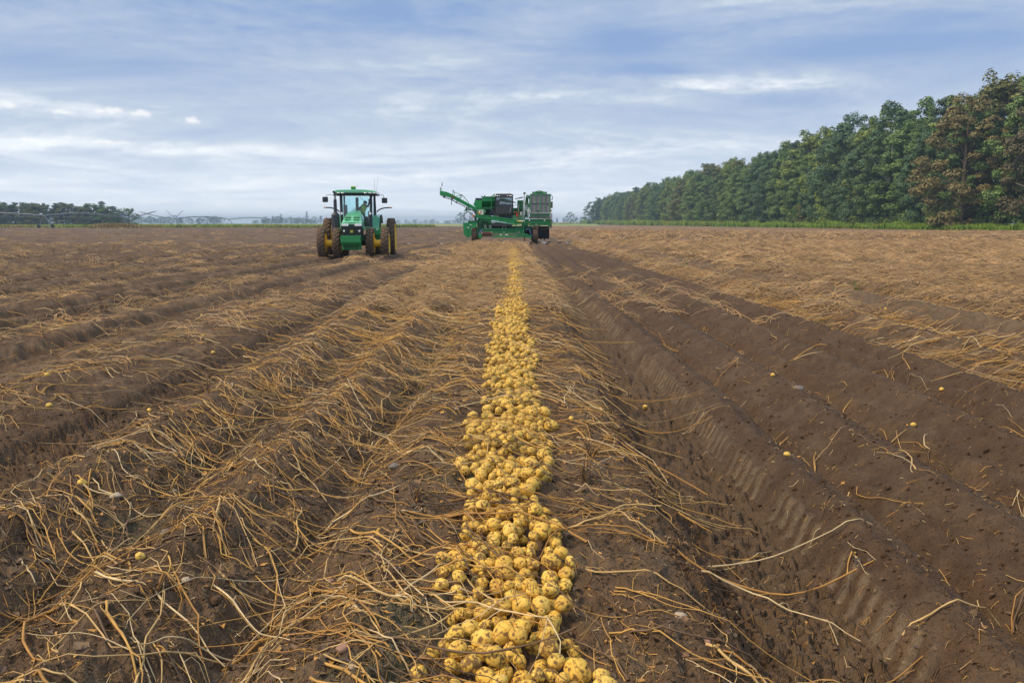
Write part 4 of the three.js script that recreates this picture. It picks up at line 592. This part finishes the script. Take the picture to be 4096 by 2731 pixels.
  // right-hand cleaning unit behind mesh doors
  part('drum', [disc(Y(400 - 133) - Y(400), 2.0, 'z', X(1865), Y(402), -2.5, 40)], M.leafGreen, H); part('drum_hood', [R(1735, 292, 1990, 336, -1.3, .6), R(1790, 282, 1890, 296, -1.2, .2)], M.mint, H); part('drum_label', [R(1830, 286, 1878, 293, -1.15, .02)], M.white, H);
  part('unit_body', [R(1696, 340, 2048, 660, -1.0, 3.2)], M.deep, H);
  const door = part('door_frame', [R(1694, 333, 2052, 345, -.9, .1), R(1694, 645, 2052, 658, -.9, .1), R(1694, 345, 1716, 645, -.9, .1), R(2026, 345, 2052, 645, -.9, .1), R(1860, 345, 1884, 645, -.9, .1)], M.mint, H);
  for (const [a, b] of [[1716, 1790], [1800, 1860], [1884, 1948], [1956, 2026]]) for (const [v0, v1] of [[345, 492], [500, 645]]) part('mesh_panel', [R(a, v0, b, v1, -.95, .03, 0)], M.grey, door);
  part('door_bar', [R(1788, 345, 1802, 645, -.9, .06), R(1946, 345, 1958, 645, -.9, .06)], M.mint, door); part('door_bar', [R(1716, 490, 2026, 500, -.91, .05)], M.slate, door);
  part('unit_side', [plate(pts([[1660, 540], [1694, 420], [1694, 560], [1660, 560]]), -1, .3, .01)], M.mint, H); part('guide_roller', [disc(.05, X(2040) - X(1690), 'x', X(1865), Y(664), -.8, 12)], M.steel, H); part('sloped_tray', [plate(pts([[1690, 672], [2040, 668], [2040, 728], [1685, 726]]), -.85, .2, .01)], M.mint, H); part('red_bar', [R(1678, 724, 2040, 748, -.8, .15)], M.mudRed, H);
  part('work_arm', [bar(p3(1838, 640, -.6), p3(1838, 755, -.6), .02), R(1815, 612, 1846, 630, -.58, .08)], M.black, H);
  part('round_mirror', [new THREE.TorusGeometry(.105, .03, 10, 26).translate(X(1680), Y(625), -.8), disc(.05, .04, 'z', X(1680), Y(625), -.8, 16)], M.white, H);
  const apron = part('apron', [plate(pts([[1605, 757], [2042, 752], [2045, 815], [1605, 815]]), -.45, .12, .015)], M.deep, H); part('apron_flange', [R(1590, 814, 2052, 826, -.38, .2)], M.green, apron); part('apron_band', [R(1592, 826, 2050, 866, -.45, .14)], M.green, apron); part('apron_bracket', [R(2008, 866, 2046, 895, -.5, .1), R(1700, 866, 1716, 895, -.5, .1)], M.leafGreen, apron);
  for (const u of [1685, 1942]) part('apron_sticker', [R(u - 9, 770, u + 9, 792, -.44, .004, 0)], M.white, apron); part('yellow_sticker', [R(1664, 834, 1686, 846, -.444, .004, 0)], M.yellow, apron); script(1806, 846, 34, -.44, apron);
  part('trough', [plate(pts([[1730, 868], [1880, 868], [1840, 900], [1760, 905]]), -.7, .8, .02)], M.khaki, H); part('rubber_curtain', [R(1838, 880, 2036, 1098, -1.3, .06), R(1600, 890, 1740, 1060, -2.0, .06)], M.curtain, H); part('curtain_foot', [R(1880, 1096, 1900, 1118, -1.4, .1), R(1940, 1096, 1962, 1120, -1.4, .1)], M.black, H);
  part('drain_hose', [hose([p3(1836, 920, -.8), p3(1900, 936, -.8), p3(1980, 926, -.8), p3(2030, 900, -.8)], .012)], M.khaki, H);
  part('side_box', [R(2052, 460, 2090, 570, -1.2, .4)], M.khaki, H); part('beacon', [new THREE.SphereGeometry(.085, 16, 10).translate(X(2058), Y(615), -1)], M.amber, H); part('white_tank', [R(2052, 655, 2086, 762, -1.1, .4, .04)], M.white, H); part('side_pipe', [hose([p3(2054, 345, -1.2), p3(2078, 370, -1.2), p3(2084, 420, -1.2), p3(2060, 430, -1.2)], .03)], M.bluish, H); part('side_guard', [R(2050, 765, 2078, 910, -1.1, .3)], M.khaki, H);
  // folded spill board beside the near wheel
  const sb = part('spill_board', [plate(pts([[548, 824], [630, 822], [630, 1080], [556, 1022]]), -.35, .08, .01), plate(pts([[630, 822], [636, 790], [790, 785], [776, 905], [690, 912], [690, 1040], [636, 1080], [630, 1080]]), -.33, .08, .01)], M.green, H); part('board_hinge', [R(626, 822, 634, 1080, -.24, .02), R(556, 944, 690, 950, -.24, .02)], M.deep, sb); part('board_sticker', [R(626, 894, 650, 914, -.22, .01, 0)], M.white, sb); part('board_top', [R(636, 786, 790, 808, -.3, .4)], M.deep, sb); script(682, 856, 40, -.238, sb);
}
// ---------------------------------------------------------------- trees
function leafCloud(blobs, per, size, seed, spiky) {
  const r = mulberry(seed), p = [], n = [], c = [];
  for (const b of blobs) for (let k = 0; k < per * b[4]; k++) {
    let dx, dy, dz, l; do { dx = r() * 2 - 1; dy = r() * 2 - 1; dz = r() * 2 - 1; l = Math.hypot(dx, dy, dz); } while (l > 1 || l < .1); dx /= l; dy /= l; dz /= l;
    if (dy < -.35 && r() < .7) { dy = -dy; }
    const f = .62 + .5 * r(), x = b[0] + dx * b[3] * f, y = b[1] + dy * b[3] * f * b[5], z = b[2] + dz * b[3] * f;
    const N = V(dx + (r() - .5) * 1.3, dy * 1.2 + .35 + (r() - .5) * 1.1, dz + (r() - .5) * 1.3).normalize(), U = V(r() - .5, (r() - .5) * .6 - (spiky ? -.5 : .2), r() - .5).cross(N).normalize(), W = N.clone().cross(U), s = size * (.55 + .9 * r()), w = s * (spiky ? .32 : .55);
    const q = [[x - W.x * s, y - W.y * s, z - W.z * s], [x + U.x * w, y + U.y * w, z + U.z * w], [x + W.x * s, y + W.y * s, z + W.z * s], [x - U.x * w, y - U.y * w, z - U.z * w]], t = .65 + .65 * r() * (.8 + .4 * r()), h = (r() - .5) * .24;
    for (const m of [0, 1, 2, 0, 2, 3]) { p.push(...q[m]); n.push(N.x, N.y, N.z); c.push(t * (1 + h), t, t * (1 - h * .6)); }
  }
  const g = new THREE.BufferGeometry(); g.setAttribute('position', new THREE.Float32BufferAttribute(p, 3)); g.setAttribute('normal', new THREE.Float32BufferAttribute(n, 3)); g.setAttribute('color', new THREE.Float32BufferAttribute(c, 3)); return g;
}
// all prototypes stand 10 m tall and are scaled to the tree
function broadleaf(seed, per, size, wide, low, count) {
  const r = mulberry(seed), blobs = [], limbs = [];
  for (let k = 0; k < count; k++) { const t = low + (1 - low) * Math.pow(r(), .85), R = wide * Math.pow(Math.max(.02, Math.sin(Math.PI * (.13 + .80 * (t - low) / (1 - low)))), .7), a = r() * 6.283, q = R * (.45 + .55 * Math.sqrt(r())), rb = .42 + .42 * r(); blobs.push([Math.cos(a) * q, t * 9.3, Math.sin(a) * q, rb * (1 - .35 * t), .7 + .6 * r(), .72]); if (k % 3 === 0) limbs.push(bar([0, Math.max(.6, t * 6.2), 0], [Math.cos(a) * q * .85, t * 9.1, Math.sin(a) * q * .85], .06, .025, 5)); }
  for (let k = 0; k < 9; k++) { const a = r() * 6.28, q = wide * .45 * r(); blobs.push([Math.cos(a) * q, 9.2 + .75 * r(), Math.sin(a) * q, .26 + .16 * r(), .45, 1.5]); }
  return { crown: leafCloud(blobs, per, size, seed + 1, false), trunk: mergeGeometries([new THREE.CylinderGeometry(.06, .2, 8.6, 8).translate(0, 4.3, 0), ...limbs].map(plainGeo)) };
}
function pine(seed, per, size) {
  const r = mulberry(seed), blobs = [], limbs = [];
  for (let k = 0; k < 12; k++) { const t = .25 + .75 * k / 11, R = 1.75 * (1 - t * .72) * (.7 + .5 * r()), m = 4 + Math.floor(r() * 3); for (let j = 0; j < m; j++) { const a = r() * 6.28, q = R * (.45 + .55 * r()); blobs.push([Math.cos(a) * q, t * 9.5 + .3 * r(), Math.sin(a) * q, .38 + .28 * r(), .8, .45]); if (r() < .6) limbs.push(bar([0, t * 9.2, 0], [Math.cos(a) * q, t * 9.5, Math.sin(a) * q], .045, .02, 5)); } }
  blobs.push([0, 9.8, 0, .3, .6, 1.3]);
  return { crown: leafCloud(blobs, per, size, seed + 1, true), trunk: mergeGeometries([new THREE.CylinderGeometry(.04, .17, 9.6, 8).translate(0, 4.8, 0), ...limbs].map(plainGeo)) };
}
const protos = { broad: [1, 2, 3, 4, 5].map(k => broadleaf(1000 + k * 7, 250, .088, 2.4 + .14 * k, .03, 100)), tall: [1, 2, 3].map(k => broadleaf(1100 + k * 7, 230, .085, 1.75, .05, 84)), pine: [1, 2, 3].map(k => pine(1200 + k * 7, 130, .14)), farBroad: [1, 2, 3].map(k => broadleaf(1300 + k * 7, 22, .26, 2.9 + .3 * k, .08, 50)), farPine: [1, 2].map(k => pine(1400 + k * 7, 20, .28)), shrub: [1, 2].map(k => broadleaf(1500 + k * 7, 60, .42, 5.2, .02, 46)) };
const leafMat = c => new THREE.MeshStandardMaterial({ color: lin(...c), vertexColors: true, roughness: .7 });
const LEAF = { dark: leafMat([.082, .150, .045]), mid: leafMat([.135, .235, .060]), lime: leafMat([.20, .28, .055]), blue: leafMat([.082, .165, .070]), olive: leafMat([.165, .185, .055]), rust: leafMat([.20, .175, .066]), plum: leafMat([.118, .104, .05]), needle: leafMat([.042, .085, .045]) };
const bark = std([.09, .07, .055], .95), paleBark = std([.42, .40, .36], .9);
const TREE_WORDS = { dark: 'dark green', mid: 'fresh green', lime: 'yellowish light green', blue: 'blue-green', olive: 'olive green', rust: 'rust orange', plum: 'dull reddish brown', needle: 'deep green' };
function tree(kind, k, tone, x, z, h, wide, turn, where, barkMat = bark) {
  const p = protos[kind][k % protos[kind].length], name = kind === 'pine' || kind === 'farPine' ? 'pine_tree' : kind === 'shrub' ? 'shrub' : 'broadleaf_tree', g = base(name, [x, ground(x, z, 0) - .05, z], turn);
  part('trunk', p.trunk, barkMat, g); part('crown', p.crown, LEAF[tone], g); g.scale.set(h / 10 * wide, h / 10, h / 10 * wide);
  const word = name === 'pine_tree' ? 'pine' : name === 'shrub' ? 'shrub' : kind === 'tall' ? 'slender broadleaf tree' : 'broadleaf tree';
  tag(g, `${TREE_WORDS[tone]} ${word} ${where}`, name === 'shrub' ? 'shrub' : 'tree', `${TREE_WORDS[tone]} ${word}s ${where}`); return g;
}
{
  const r = mulberry(2001);
  // the wood beside the field: its edge runs along the rows, 97 m off
  const pick = (D, row) => { const q = r(); if (D < 185) return row ? ['olive', 'olive', 'dark', 'plum'][Math.floor(q * 4)] : ['dark', 'blue', 'dark', 'plum', 'mid', 'blue'][Math.floor(q * 6)]; if (D < 260) return ['blue', 'dark', 'mid', 'blue', 'lime', 'mid'][Math.floor(q * 6)]; return ['mid', 'lime', 'mid', 'blue', 'olive', 'dark', 'mid'][Math.floor(q * 7)]; };
  let n = 0;
  for (let D = 118; D < 850; D += 4.6 + r() * 3 + D * .006) {
    const tone = pick(D, 0), kind = r() < .25 ? 'tall' : r() < .06 ? 'pine' : 'broad', where = D < 190 ? 'at the near end of the wood' : D < 320 ? 'in the middle of the wood edge' : 'in the far half of the wood edge';
    tree(kind, n++, kind === 'pine' ? 'needle' : tone, 96 + r() * 5, -D, (20 + 7 * r()) * 1.03, .95 + .3 * r(), r() * 6, where, r() < .12 ? paleBark : bark);
  }
  for (let D = 122; D < 840; D += 5.2 + r() * 4 + D * .007) {
    const tone = pick(D, 1), kind = r() < .12 ? 'pine' : r() < .3 ? 'tall' : 'broad', where = D < 190 ? 'towering behind the near end of the wood' : D < 320 ? 'rising behind the middle of the wood edge' : 'rising behind the far half of the wood edge';
    tree(kind, n++, kind === 'pine' ? 'needle' : tone, 103 + r() * 9, -D, (27.5 + 4.5 * r()) * (D > 190 && D < 520 ? 1.04 : 1), 1.0 + .3 * r(), r() * 6, where);
  }
  // low growth at the foot of the wood
  for (let D = 122; D < 520; D += 4 + r() * 5 + D * .01) tree('shrub', n++, ['dark', 'mid', 'lime', 'blue'][Math.floor(r() * 4)], 91 + r() * 4, -D, 2.6 + 3.4 * r(), .8 + .5 * r(), r() * 6, D < 250 ? 'at the foot of the near wood' : 'at the foot of the far wood edge');
  for (const [D, x, h] of [[214, 91, 3.2], [196, 90, 2.6], [232, 91, 2.4]]) tree('shrub', n++, 'lime', x, -D, h, 1.6, 1, 'bright in the grass before the wood');
  for (const [D, dx] of [[165, -3]]) tree('broad', n++, 'rust', 95 + dx, -D, 26, 1.15, D, 'standing out of the near wood');
  tree('shrub', n++, 'rust', 93.5, -262, 7, .5, 1, 'in front of the green wood edge');
  // rounded oaks that end the wood
  for (const [x, D, h] of [[93, 840, 27], [101, 850, 29], [110, 865, 30], [88, 872, 24]]) tree('broad', n++, 'dark', x, -D, h, 1.7, x, 'rounded, closing the far end of the wood');
  // the wood at the left, across the field
  for (let x = -345; x < -228; x += 2.6 + r() * 2) { const kind = r() < .35 ? 'pine' : 'broad'; tree(kind, n++, kind === 'pine' ? 'needle' : ['dark', 'blue', 'mid', 'olive'][Math.floor(r() * 4)], x, -478 - r() * 8, (x > -250 ? 9 : 11) + 3.5 * r(), 2.0, r() * 6, 'in the wood behind the irrigation line'); }
  for (let x = -340; x < -250; x += 5 + r() * 4) tree('pine', n++, 'needle', x, -492 - r() * 8, 12.6 + 2.2 * r(), 1.7, r() * 6, 'tall at the back of the wood behind the irrigation line');
  for (let x = -340; x < -232; x += 5 + r() * 4) tree('shrub', n++, ['mid', 'olive'][n % 2], x, -472, 2.4 + 2 * r(), .8, r() * 6, 'at the foot of the wood behind the irrigation line');
  // tree lines on the horizon
  const line = (a, b, D, h, gap, where, pines) => { for (let x = a; x < b; x += gap * (.6 + .8 * r())) { const p = r() < pines; tree(p ? 'farPine' : 'farBroad', n++, 'dark', x, -D - r() * 60, h * (.7 + .6 * r()), 1.5 + .7 * r(), r() * 6, where); } };
  line(-900, -640, 1750, 14, 7, 'in the tree line beyond the sprinkler', .1); line(-640, -500, 1950, 10, 8, 'in the low tree line under the irrigation span', .2); line(-560, -330, 1800, 14, 7, 'in the tree line behind the tractor', .25); line(-330, -150, 1950, 9, 12, 'in the sparse tree line between tractor and harvester', .2); line(-150, -90, 1800, 11, 8, 'in the tree line under the boom', .05); line(80, 230, 1700, 12, 8, 'in the tree line between harvester and wood', .3);
  tree('farBroad', 1, 'dark', -96, -1500, 22, 1.3, 2, 'round and alone under the harvester boom'); tree('farBroad', 2, 'dark', -72, -1380, 31, 1.2, 4, 'tall beside the harvester boom'); tree('farBroad', 0, 'dark', 84, -1150, 17, 1.6, 1, 'large just past the harvester');
  tree('farPine', 0, 'dark', -446, -1750, 27, .9, 1, 'tallest of the tree line behind the tractor'); tree('farPine', 1, 'dark', -505, -1760, 22, 1.1, 1, 'second tallest of the tree line behind the tractor');
}
// ---------------------------------------------------------------- verges and the crop beyond
{
  const blades = (seed, n, h, lean, base0, tip) => { const r = mulberry(seed), p = [], c = [], nn = []; for (let k = 0; k < n; k++) { const x = gauss(r) * .4, z = gauss(r) * .4, a = r() * 6.28, H = h * (.5 + .7 * r()), w = .022 + .02 * r(), lx = Math.cos(a) * lean * H, lz = Math.sin(a) * lean * H, ux = -Math.sin(a) * w, uz = Math.cos(a) * w, t = .75 + .5 * r(); p.push(x - ux, 0, z - uz, x + ux, 0, z + uz, x + lx, H, z + lz); for (let m = 0; m < 3; m++) { nn.push(Math.cos(a) * .3, .9, Math.sin(a) * .3); const q = m === 2 && tip ? tip : base0; c.push(q[0] * t, q[1] * t, q[2] * t); } } const g = new THREE.BufferGeometry(); g.setAttribute('position', new THREE.Float32BufferAttribute(p, 3)); g.setAttribute('normal', new THREE.Float32BufferAttribute(nn, 3)); g.setAttribute('color', new THREE.Float32BufferAttribute(c, 3)); return g; };
  const mat = new THREE.MeshStandardMaterial({ color: 0xffffff, vertexColors: true, roughness: .8 }), o = new THREE.Object3D();
  const green = [.19, .42, .035], pale = [.31, .48, .07], straw = [.30, .25, .11], gold = [.62, .50, .02];
  const spread = (name, label, geo, list) => { const im = new THREE.InstancedMesh(geo, mat, list.length); list.forEach(([x, z, s], i) => { o.position.set(x, ground(x, z, 0) - .02, z); o.rotation.y = i * 2.4; o.scale.set(s, s * (.7 + .6 * ((i * 7919) % 97) / 97), s); o.updateMatrix(); im.setMatrixAt(i, o.matrix); }); im.name = numbered(name); im.castShadow = im.receiveShadow = true; scene.add(im); tag(im, label, name.includes('flower') ? 'flowers' : name.includes('crop') ? 'crop' : 'grass', null, 'stuff'); };
  const r = mulberry(3001), verge = [], dry = [], golden = [], west = [], westDry = [], crop = [];
  for (let k = 0; k < 26000; k++) { const D = 105 * Math.pow(1000 / 105, r()), edge = 86.5 + 1.2 * n2(D * .05, 3), x = edge + 11 * Math.pow(r(), 1.2), s = .75 + D / 260; const nn = n2(x * .12, D * .03); if (nn > .5 && r() < .5) dry.push([x, -D, s * .9]); else verge.push([x, -D, s * (.85 + .9 * Math.max(0, n2(x * .2, D * .06 + 30)))]); if (D > 300 && r() < .16 && n2(D * .012, 9) > -.2) golden.push([x, -D, s * 1.05]); if (D > 185 && D < 245 && r() < .05) golden.push([x, -D, 1.3]); }
  for (let k = 0; k < 9000; k++) { const x = -360 + 330 * r(), D = 262 + 8 * n2(x * .02, 4) + 30 * r() * (x < -140 ? 1 : .5) + (x + 300) * .12; (n2(x * .05, D * .1) > .15 ? westDry : west).push([x, -D, 1.5 + .6 * r()]); }
  for (let k = 0; k < 500; k++) westDry.push([-130 + 5 * gauss(r), -262 - 3 * r(), 2.6]);
  for (let k = 0; k < 5000; k++) { const D = 880 + 500 * r(), x = (r() * 2 - 1) * .3 * D + 60; if (x < 140) golden.length < 9000 && x > 30 && r() < .4 ? golden.push([x * .6 + 30, -D, 3]) : 0; }
  spread('verge_grass', 'bright green rough grass along the foot of the wood', blades(1, 44, .62, .35, green, pale), verge); spread('dry_verge_grass', 'dry tan grass patches along the foot of the wood', blades(2, 40, .6, .35, straw, pale), dry); spread('goldenrod_flowers', 'yellow goldenrod flowers dotted along the far verge', blades(3, 30, .8, .3, green, gold), golden);
  spread('far_verge_grass', 'low green grass across the far edge of the left field', blades(4, 40, .5, .4, [.17, .25, .06], pale), west); spread('dry_far_verge_grass', 'dry tan grass across the far edge of the left field', blades(5, 40, .5, .4, straw, straw), westDry);
  // standing crop: a dense low canopy, built as rows of leafy ridges
  const mk = (x0, x1, D0, D1, nx, nz, h, c0, c1, name, label) => { const p = [], c = [], ix = []; for (let j = 0; j <= nz; j++) for (let i = 0; i <= nx; i++) { const t = i / nx, D = D0 * Math.pow(D1 / D0, j / nz), x = lerp(x0, x1, t) * D / D0, z = -D, e = (j === 0 || i === 0 || i === nx) ? 0 : 1; p.push(x, ground(x, z, 0) + e * h * (.8 + .4 * n2(x * .3, z * .3)) + (e ? 0 : -.3), z); const q = clamp(.5 + .6 * n2(x * .02, z * .015) + .25 * n2(x * .3, z * .1), 0, 1); c.push(...mix3(c0, c1, q)); } for (let j = 0; j < nz; j++) for (let i = 0; i < nx; i++) { const a = j * (nx + 1) + i; ix.push(a, a + 1, a + nx + 1, a + 1, a + nx + 2, a + nx + 1); } const g = new THREE.BufferGeometry(); g.setAttribute('position', new THREE.Float32BufferAttribute(p, 3)); g.setAttribute('color', new THREE.Float32BufferAttribute(c, 3)); g.setIndex(ix); g.computeVertexNormals(); const m = part(name, g, mat, scene); tag(m, label, 'crop', null, 'stuff'); };
  mk(-360, 52, 470, 1700, 160, 60, .75, [.16, .27, .07], [.27, .31, .10], 'green_crop', 'band of low green crop beyond the brown field');
  // sprigs of weed
  const sprig = (x, z, h, n, where) => { const t = new Tubes(), rr = mulberry(Math.floor(x * 100 - z * 10) + 7); for (let k = 0; k < n; k++) { const a = rr() * 6.28, L = h * (.6 + .6 * rr()), s = .25 + .3 * rr(); t.add([0, .4, .75, 1].map(f => [Math.cos(a) * s * L * f * f, L * f * (1 - .15 * f), Math.sin(a) * s * L * f * f]), .006, .0015, 3, [.10, .22, .03], k, 0); } const m = part('weed_sprig', t.geo(), mat, scene); m.position.set(x, ground(x, z), z); tag(m, `small green weed sprig ${where}`, 'weed'); };
  sprig(7.5, -17.3, .36, 16, 'on the grey bare strip among the vines'); sprig(6.6, -30.2, .40, 14, 'farther back among the vines'); sprig(6.5, -33.5, .34, 14, 'farthest back among the vines'); sprig(9.9, -25, .4, 9, 'past the grey strip towards the wood'); sprig(-.93, -2.30, .10, 7, 'pale, in the valley of the vine-covered bed');
}
// ---------------------------------------------------------------- irrigation machines
{
  const galv = std([.22, .25, .30], .6, .3), blk = M.black;
  const pivot = (label, towers, gunEnd, gunStart) => {
    const g = base('irrigation_boom'); tag(g, label, 'irrigation');
    const yB = p => ground(p[0], p[1], 0);
    towers.forEach((p, k) => {
      const y0 = yB(p), hh = p[2] || 4;
      if (!p[3]) { const tw = new THREE.Group(); tw.name = 'tower'; tw.position.set(p[0], y0, p[1]); g.add(tw); const a = p[4] || 0, c = Math.cos(a), s = Math.sin(a), w = 2.3; part('leg', [bar([-w * c, .6, -w * s], [0, hh, 0], .12), bar([-w * c * .8, .6, -w * s * .8 + .5], [0, hh, .1], .05)], galv, tw); part('leg', [bar([w * c, .6, w * s], [0, hh, 0], .14), bar([w * c * .85, .6, w * s * .85 + .5], [0, hh, .1], .06), ...[.25, .45, .65].map(f => bar([w * c * (1 - f), .6 + (hh - .6) * f, w * s * (1 - f)], [w * c * .85 * (1 - f), .6 + (hh - .6) * f, w * s * .85 * (1 - f) + .5 * (1 - f)], .03))], galv, tw); part('base_beam', [beam([-w * c, .7, -w * s], [w * c, .7, w * s], .14, .14)], galv, tw); for (const q of [-1, 1]) part('wheel', [disc(.55, .32, 'z', q * w * c * 1.05, .55, q * w * s * 1.05, 20)], blk, tw); }
      if (k < towers.length - 1) {
        const n = towers[k + 1], y1 = yB(n), A = V(p[0], y0 + hh, p[1]), B = V(n[0], y1 + (n[2] || 4), n[1]), arch = n[5] ?? 1.3, line = []; for (let q = 0; q <= 16; q++) { const t = q / 16, v = A.clone().lerp(B, t); v.y += arch * 4 * t * (1 - t); line.push([v.x, v.y, v.z]); }
        const span = part('span_pipe', [hose(line, p[1] < -300 ? .22 : .17, 40, 6)], galv, g); const tr = [], low = []; const dip = [1.7, 1.7, 1.7];
        for (let q = 2; q <= 14; q += 2) { const t = q / 16, a = line[q], lo = line[q - 1], y = a[1] - 1.6 * Math.sin(Math.PI * t) - .3; low.push([a[0], y, a[2]]); }
        if (arch > 0) { for (let q = 0; q < low.length; q++) { const k0 = (q + 1) * 2; tr.push(bar(line[k0 - 1], low[q], .06, .06, 5), bar(line[k0 + 1], low[q], .06, .06, 5)); if (q) tr.push(bar(low[q - 1], low[q], .025, .025, 5)); } part('truss', tr, galv, span); }
      }
    });
    for (const e of [gunEnd]) if (e) { const y = yB(e) + 4; for (const s of [-1, 1]) part('mast', [bar([e[0], y, e[1]], [e[0] + s * e[2], y + e[3], e[1]], .16, .12)], galv, g); part('control_box', [box(1.7, .45, .4, e[0] + .1, y + 1.35, e[1])], M.bluish, g); part('stay_cable', [bar([e[0] - e[2], y + e[3], e[1]], [e[0] + e[2], y + e[3] - .1, e[1]], .012, .012, 4)], galv, g); }
    if (gunStart) { const e = gunStart; part('end_gun', [bar([e[0], e[1], e[2]], [e[0] + e[3], e[1] + .55, e[2]], .08), disc(.22, .3, 'x', e[0] + e[3] * .3, e[1] + .2, e[2], 12)], blk, g); }
  };
  // nearer line, leaving the frame at the left
  pivot('pale steel irrigation boom in front of the wood, nearest of the two', [[-215, -268, 4.0, 0, 0], [-152, -262, 4.0, 0, .1], [-169, -350, 3.9, 0, .4], [-157, -352, 6.4, 1, 0, -.45]], [-169, -350, 4.5, 4.1], [-157, 6.3, -352, 2.0]);
  // farther line, running back towards the tractor
  pivot('thin steel irrigation boom standing out against the sky, receding to the tractor', [[-197, -430, 7.3, 1, 0], [-180, -430, 4.0, 0, .3, -.5], [-172, -490, 4.0, 0, .3], [-166, -560, 4.0, 0, .2], [-167, -660, 4.0, 0, .2]], [-180, -430, 4.4, 4.4], [-197, 7.2, -430, -2.2]);
  for (const [x, label] of [[-160, 'grey pump box standing under the thin irrigation boom'], [-155.5, 'blue-grey pump box standing under the thin irrigation boom']]) { const g = base('pump_box', [x, ground(x, -410, 0), -410]); tag(g, label, 'pump box'); part('cabinet', [box(1.4, 1.1, 1, 0, .75, 0, .05)], x < -158 ? M.grey : M.bluish, g); part('plinth', [box(1.6, .2, 1.2, 0, .1, 0)], M.grey, g); }
  // two field hands far off in yellow vests
  for (const [x, z, t, label] of [[-16.9, -300, .4, 'tiny far worker in yellow vest standing at the field edge'], [-14.2, -302, -.6, 'tiny far worker in yellow vest stooping at the field edge']]) {
    const g = base('person', [x, ground(x, z, 0), z], t); tag(g, label, 'person'); const st = t < 0 ? .35 : 0;
    part('body', fieldBody([[-.1, .08, 0, .06, -.1, .85, 0, .1], [.1, .08, 0, .06, .1, .85, 0, .1], [0, .9, 0, .15, 0, 1.4 - st * .3, st, .17], [0, 1.45 - st * .3, st, .06, 0, 1.66 - st * .5, st * 1.4, .1], [-.2, 1.38 - st * .3, st, .06, -.26, .85, st * .8 + .1, .04], [.2, 1.38 - st * .3, st, .06, .26, .85, st * .8 + .1, .04]], 50, 1.0, [0, .9, .1]), M.cloth, g); part('vest', fieldBody([[0, 1.0, 0, .18, 0, 1.36 - st * .3, st, .2]], 30, .5, [0, 1.15, .1]), M.vest, g);
  }
}
// look-alikes that are few enough to be told apart are counted back from the viewer
{
  const same = new Map(); for (const o of scene.children) if (o.userData.label && o.userData.kind !== 'stuff') { const l = o.userData.label; same.has(l) ? same.get(l).push(o) : same.set(l, [o]); }
  const words = ['foremost', 'second-back', 'third-back', 'fourth-back', 'fifth-back', 'sixth-back'];
  for (const list of same.values()) if (list.length > 1 && list.length <= 6) list.sort((a, b) => b.position.z - a.position.z).forEach((o, k) => { o.userData.label = `${k && k === list.length - 1 ? 'rearmost' : words[k]} ${o.userData.label}`; });
}
renderer.render(scene, camera);
